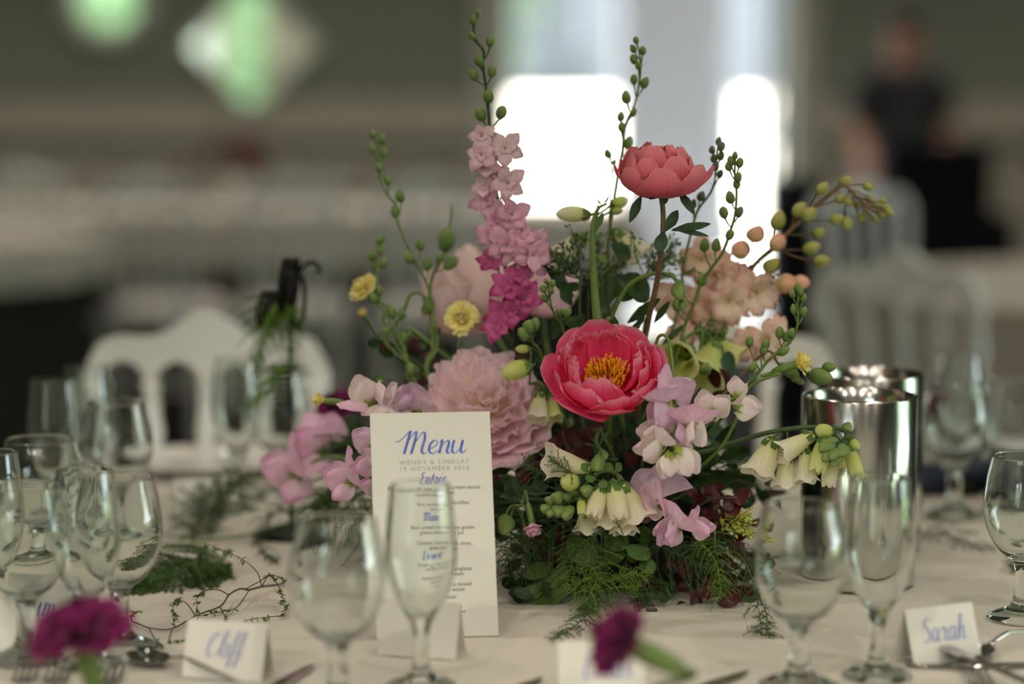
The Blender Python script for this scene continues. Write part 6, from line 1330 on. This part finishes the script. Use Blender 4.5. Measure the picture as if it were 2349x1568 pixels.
def brush(word, h, pen, X, parent, name, m='ink_blue', slant=.18, xs=1.0):
    """brush script: thick downstrokes, thin upstrokes; local x right, y up, drawn just proud of the card."""
    xs_, cur, strokes = 0, 0, []
    for ch in word:
        wd = max(p[0] for s in LET[ch] for p in s)
        for s in LET[ch]: strokes.append([(cur + p[0] + slant * p[1], p[1]) for p in s])
        cur += wd - (.02 if ch not in 'MTCSED' else -.06)
    mb = MB()
    for s in strokes:
        q = cat_rom([Vector(((a - cur / 2) * xs, b - .5, 0)) for a, b in s], 7)
        L_, R_ = [], []
        for i, p in enumerate(q):
            tg = (q[min(i + 1, len(q) - 1)] - q[max(0, i - 1)]).normalized(); n = Vector((-tg.y, tg.x, 0)); wd = pen * (.32 + .68 * max(0, -tg.y) ** 1.2)
            L_.append(p * h + n * wd); R_.append(p * h - n * wd)
        vs = L_ + R_; k = len(q); mb.add([(v.x, v.y, .00025) for v in vs], [(i, i + 1, k + i + 1, k + i) for i in range(k - 1)])
    part(parent, name, mb.mesh(name, [M[m]], False), X)
def text_line(s, size, X, parent, m, spacing=1.0, name='text_line'):
    cu = bpy.data.curves.new('t', 'FONT'); cu.body = s; cu.size = size; cu.align_x = 'CENTER'; cu.align_y = 'CENTER'; cu.space_character = spacing; cu.resolution_u = 2
    o = bpy.data.objects.new('t', cu); COL.objects.link(o); dg = bpy.context.evaluated_depsgraph_get(); me = bpy.data.meshes.new_from_object(o.evaluated_get(dg)); bpy.data.objects.remove(o); bpy.data.curves.remove(cu)
    me.name = name; me.materials.clear(); me.materials.append(M[m]); part(parent, name, me, X @ Matrix.Translation((0, 0, .0003)))

# ------------------------------------------------------------------ menu card
pb = T(1004.5, 1461, TZ + .0012); Wc = .1165; Hc = .2165
LEAN, YAW = R(17), R(8)
xa = Vector((math.cos(YAW), math.sin(YAW), 0)); ya = Vector((-math.sin(YAW) * math.sin(LEAN), math.cos(YAW) * math.sin(LEAN), math.cos(LEAN))); za = xa.cross(ya); org = pb
MX = Matrix(((xa.x, ya.x, za.x, org.x), (xa.y, ya.y, za.y, org.y), (xa.z, ya.z, za.z, org.z), (0, 0, 0, 1)))
t = thing('menu_card', 'tall white menu card with blue brush lettering leaning before the flowers', 'menu card', org)
mb = MB(); mb.box((0, Hc / 2, -.0004), (Wc, Hc, .0008)); part(t, 'card', mb.mesh('card', [M['card']], False), MX)
u_ = Hc / 525
def MP(x, y): return MX @ Matrix.Translation((x * u_, Hc - y * u_, 0))
brush('Menu', 31 * u_, 3.1 * u_, MP(4, 82), t, 'heading_lettering', xs=1.28)
text_line('WENDY & LINDSAY', 14.5 * u_, MP(6, 118), t, 'ink_grey', 1.35); text_line('19 NOVEMBER 2016', 14.5 * u_, MP(6, 133), t, 'ink_grey', 1.35)
brush('Entrée', 15 * u_, 1.5 * u_, MP(2, 160), t, 'heading_lettering')
for s, y, x in (('Potato gnocchi, peas, pesto cream sauce,', 178, 4), ('roasted tomatoes', 190, 4), ('Rice vermicelli noodles', 214, 22), ('soy glaze', 226, 22), ('Beef, potato and chive gratin', 272, 18), ('greens and port jus', 284, 18), ('Chicken, baby bok choy,', 309, 22), ('ginger glaze', 321, 22), ('Pudding, crème anglaise', 368, 22), ('vanilla ice-cream', 380, 22), ('Pavlova with a mixed', 404, 26), ('praline water', 416, 32), ('butter', 433, 30), ('served on an alternating basis', 456, -6), ('special requirements catered', 467, 2)):
    text_line(s, (13.2 if y < 450 else 11) * u_, MP(x, y), t, 'ink_dark')
brush('Main', 13 * u_, 1.6 * u_, MP(0, 250), t, 'heading_lettering'); brush('Dessert', 13 * u_, 1.6 * u_, MP(0, 345), t, 'heading_lettering')

# ------------------------------------------------------------------ tent place cards
def tent(px, py, yaw, label, word=None, W=.075, sl=.052, half=.017, zoff=0.0, wx=0):
    p = T(px, py); h = math.sqrt(sl * sl - half * half)
    X = Matrix.Translation((p.x, p.y, TZ + .0012)) @ Matrix.Rotation(R(yaw), 4, 'Z')
    t = thing('place_card', label, 'place card', (p.x, p.y, TZ + .0012)); th = .0004
    mb = MB()
    for sg in (-1, 1):
        a, b = (sg * half, 0), (0, h); n = Vector((b[1] - a[1], -(b[0] - a[0]))).normalized() * th * (-sg if sg > 0 else 1)
        vs = [(x, y + ny, z + nz) for x in (-W / 2, W / 2) for (y, z) in (a, b) for (ny, nz) in ((0, 0), (n.x * 1.0, n.y))]
        mb.add(vs, [(0, 2, 6, 4), (1, 5, 7, 3), (0, 4, 5, 1), (2, 3, 7, 6), (0, 1, 3, 2), (4, 6, 7, 5)])
    part(t, 'card', mb.mesh('card', [M['card']], False), X)
    if word:
        an = math.atan2(h, half)      # front face leans back
        F = X @ Matrix.Translation((wx, -half, 0)) @ Matrix.Rotation(an, 4, 'X') @ Matrix.Translation((0, sl * .5, .0008))
        brush(word, .0125, .00062, F, t, 'name_lettering')
tent(524, 1550, -14, 'white tent place card reading Cliff at the front left', 'Cliff')
tent(2150, 1512, 26, 'white tent place card reading Sarah at the front right', 'Sarah')
tent(1378, 1600, 3, 'white tent place card reading Chris behind the centre magenta carnation', 'Chris', wx=.004)
tent(968, 1500, -16, 'blank looking white tent place card at the foot of the menu card')
tent(96, 1452, -18, 'white tent place card behind the left edge goblet, name partly hidden', 'Tim', wx=.004)
tent(470, 1188, 196, 'white tent place card turned away near the back left of the table')
tent(-10, 1495, -20, 'white tent place card cut by the left edge of the picture')

# ------------------------------------------------------------------ cutlery, plates, napkins
def rod_flat(mb, pts, wid, th):
    pts = [Vector(p) for p in pts]; N = len(pts); vs = []; fs = []
    for i, p in enumerate(pts):
        tg = (pts[min(i + 1, N - 1)] - pts[max(i - 1, 0)]).normalized(); n = Vector((-tg.y, tg.x, 0)).normalized(); up = tg.cross(n); up = -up if up.z < 0 else up
        w_ = wid[i] if hasattr(wid, '__len__') else wid
        for k in range(8): a = 2 * PI * k / 8; vs.append(p + n * math.cos(a) * w_ / 2 + up * math.sin(a) * th / 2)
    for i in range(N - 1):
        for k in range(8): fs.append((i * 8 + k, i * 8 + (k + 1) % 8, (i + 1) * 8 + (k + 1) % 8, (i + 1) * 8 + k))
    fs.append(tuple(range(8))[::-1]); fs.append(tuple((N - 1) * 8 + k for k in range(8))); mb.add(vs, fs)
def spoon(label, a, b, L=.19, zb=.004):
    p, q = T(*a), T(*b); p.z = q.z = 0; ang = math.atan2(q.y - p.y, q.x - p.x)
    X = Matrix.Translation((p.x, p.y, TZ + .0015)) @ Matrix.Rotation(ang, 4, 'Z')
    mb = MB()
    def bowl(u, v, dz=0):
        an = 2 * PI * u; rr = v; x = .026 + .026 * rr * math.cos(an); y = .018 * rr * math.sin(an) * (1 - .15 * math.cos(an)); return (x, y, .0085 - .0075 * (1 - rr * rr) + dz)
    mb.grid(lambda u, v: bowl(u, v), 24, 6); mb.grid(lambda u, v: bowl(1 - u, v, -.0011), 24, 6)
    rod_flat(mb, [(.050, 0, .0085), (.06, 0, .012), (.08, 0, .016), (.11, 0, .012), (.15, 0, .006), (L - .01, 0, .0035), (L, 0, .003)], [.007, .0055, .005, .006, .010, .014, .008], .0026)
    t = top('spoon', mb.mesh('spoon', [M['cutlery']]), X, label, 'spoon'); return t
def knife(label, a, b, L=.21, z=0.0):
    p, q = T(*a), T(*b); ang = math.atan2(q.y - p.y, q.x - p.x); X = Matrix.Translation((p.x, p.y, TZ + .003 + z)) @ Matrix.Rotation(ang, 4, 'Z')
    mb = MB(); rod_flat(mb, [(0, .002, 0), (.02, .001, 0), (.06, 0, 0), (.10, 0, 0), (.115, 0, .0005), (.13, 0, .001), (.17, 0, .001), (L - .006, 0, .001), (L, 0, .001)], [.002, .012, .018, .017, .009, .011, .013, .016, .010], .0034)
    top('table_knife', mb.mesh('table_knife', [M['cutlery']]), X, label, 'knife')
def fork(label, a, b, L=.19, z=0.0):
    p, q = T(*a), T(*b); ang = math.atan2(q.y - p.y, q.x - p.x); X = Matrix.Translation((p.x, p.y, TZ + .0025 + z)) @ Matrix.Rotation(ang, 4, 'Z')
    mb = MB()
    for k in range(4):
        y = (k - 1.5) * .0062; rod_flat(mb, [(0, y, .006), (.015, y, .003), (.035, y, .001), (.045, y * .95, .001)], [.0012, .0026, .0032, .0036], .0018)
    rod_flat(mb, [(.043, 0, .001), (.05, 0, .0012), (.058, 0, .003), (.068, 0, .007), (.09, 0, .011), (.12, 0, .008), (.16, 0, .0035), (L, 0, .0025)], [.023, .022, .014, .006, .005, .007, .012, .012], .0024)
    top('table_fork', mb.mesh('table_fork', [M['cutlery']]), X, label, 'fork')
spoon('steel spoon lying left of the Cliff place card, bowl to the left', (300, 1516), (470, 1562))
spoon('steel spoon at the left edge of the picture under the goblet', (42, 1470), (-200, 1450))
knife('steel knife tip pointing up right between the Cliff card and the goblet', (716, 1530), (648, 1572))
fork('steel fork at the lower left below the goblet foot', (66, 1540), (20, 1640))
fork('second steel fork at the lower left right of the first', (140, 1540), (90, 1640))
fork('third steel fork below the left magenta carnation', (262, 1540), (215, 1640))
knife('steel knife tip left of the right front goblet', (1712, 1546), (1640, 1574))
knife('steel knife tip just left of the Chris place card', (1238, 1562), (1180, 1590))
spoon('steel spoon at the right with handle running off to the right edge', (2196, 1524), (2370, 1474))
knife('steel knife crossing the spoon before the Sarah card', (2112, 1492), (2290, 1575), z=.012)
knife('steel butter knife lying flat under the crossed cutlery before the Sarah card', (2078, 1533), (2300, 1532), .15)
fork('steel fork with tines up at the lower right corner', (2232, 1550), (2300, 1640))
pl = T(480, 1082); plate(pl.x, pl.y + .02, 'white dinner plate across the table before the left white chair', .12)
pl = T(2300, 1075); napkin_roll(P(2235, 1030, 2.95).x, 3.10, 'folded navy napkin at the back right behind the blurred goblets', 'navy', .3, .16, .10, .03)
napkin_roll(P(2345, 980, 3.1).x, 3.02, 'folded navy napkin further right at the back of the table', 'navy', -.1, .10, .10, .05)
mc = P(2136, 925, 3.12)
carnation('small magenta carnation lying at the back right beside the coolers', 2134, 925, 3.12, (-.1, -.6, .7), .021, 'magenta', end=Vector((mc.x + .03, 3.14, TZ + .005)), via=[(2142, 985, 3.13)], seed=12, name='magenta_carnation', stem='stem_dark')

# flower arrangement on the far table
fa = P(545, 320, 10.0)
t = thing('far_centrepiece', 'brown red flower arrangement in a pale vase on the far long table', 'flower arrangement', (fa.x, 9.9, TZ + .002))
mb = MB(); mb.lathe(sm([(.00006, .001), (.05, .001), (.06, .03), (.05, .09), (.055, .13)], 4), 24); part(t, 'vase', mb.mesh('vase', [M['china']]))
r_ = random.Random(4); pm = petal_mesh('petal', [(.002, 0), (.02, .01), (.035, .02), (.045, .01)], .02, M['brown_flower'], seed=4)
mb = MB()
for k in range(16):
    a = r_.uniform(0, 2 * PI); el = r_.uniform(.1, 1.5); dv = Vector((math.cos(a) * math.cos(el), math.sin(a) * math.cos(el), math.sin(el))); L = r_.uniform(.1, .2)
    c = Vector((0, 0, .13)) + dv * L; mb.tube([(0, 0, .08), c * .6 + Vector((0, 0, .06)), c], .003, 5)
    X = WM[t] @ frame(c, dv, (1, 0, 0))
    for q in range(7): part(t, 'petal', pm, X @ Matrix.Rotation(q * .9, 4, 'Z'))
part(t, 'stems', mb.mesh('stems', [M['stem_dark']]))
# glasses on far tables (blurred sparkle)
for i, (x, y, lab) in enumerate(((-1.45, 9.75, 'distant goblet on the long far table, left of the far flowers'), (-.75, 9.75, 'distant goblet on the long far table, right of the far flowers'), (1.45, 5.9, 'goblet on the right hand table, left one'), (1.62, 6.1, 'goblet on the right hand table, right one'), (1.5, 5.55, 'goblet on the right hand table nearest its front edge'))):
    top('wine_goblet', GOB, Matrix.Translation((x, y, TZ + .0015)), lab, 'glass', 'round bowled goblets')
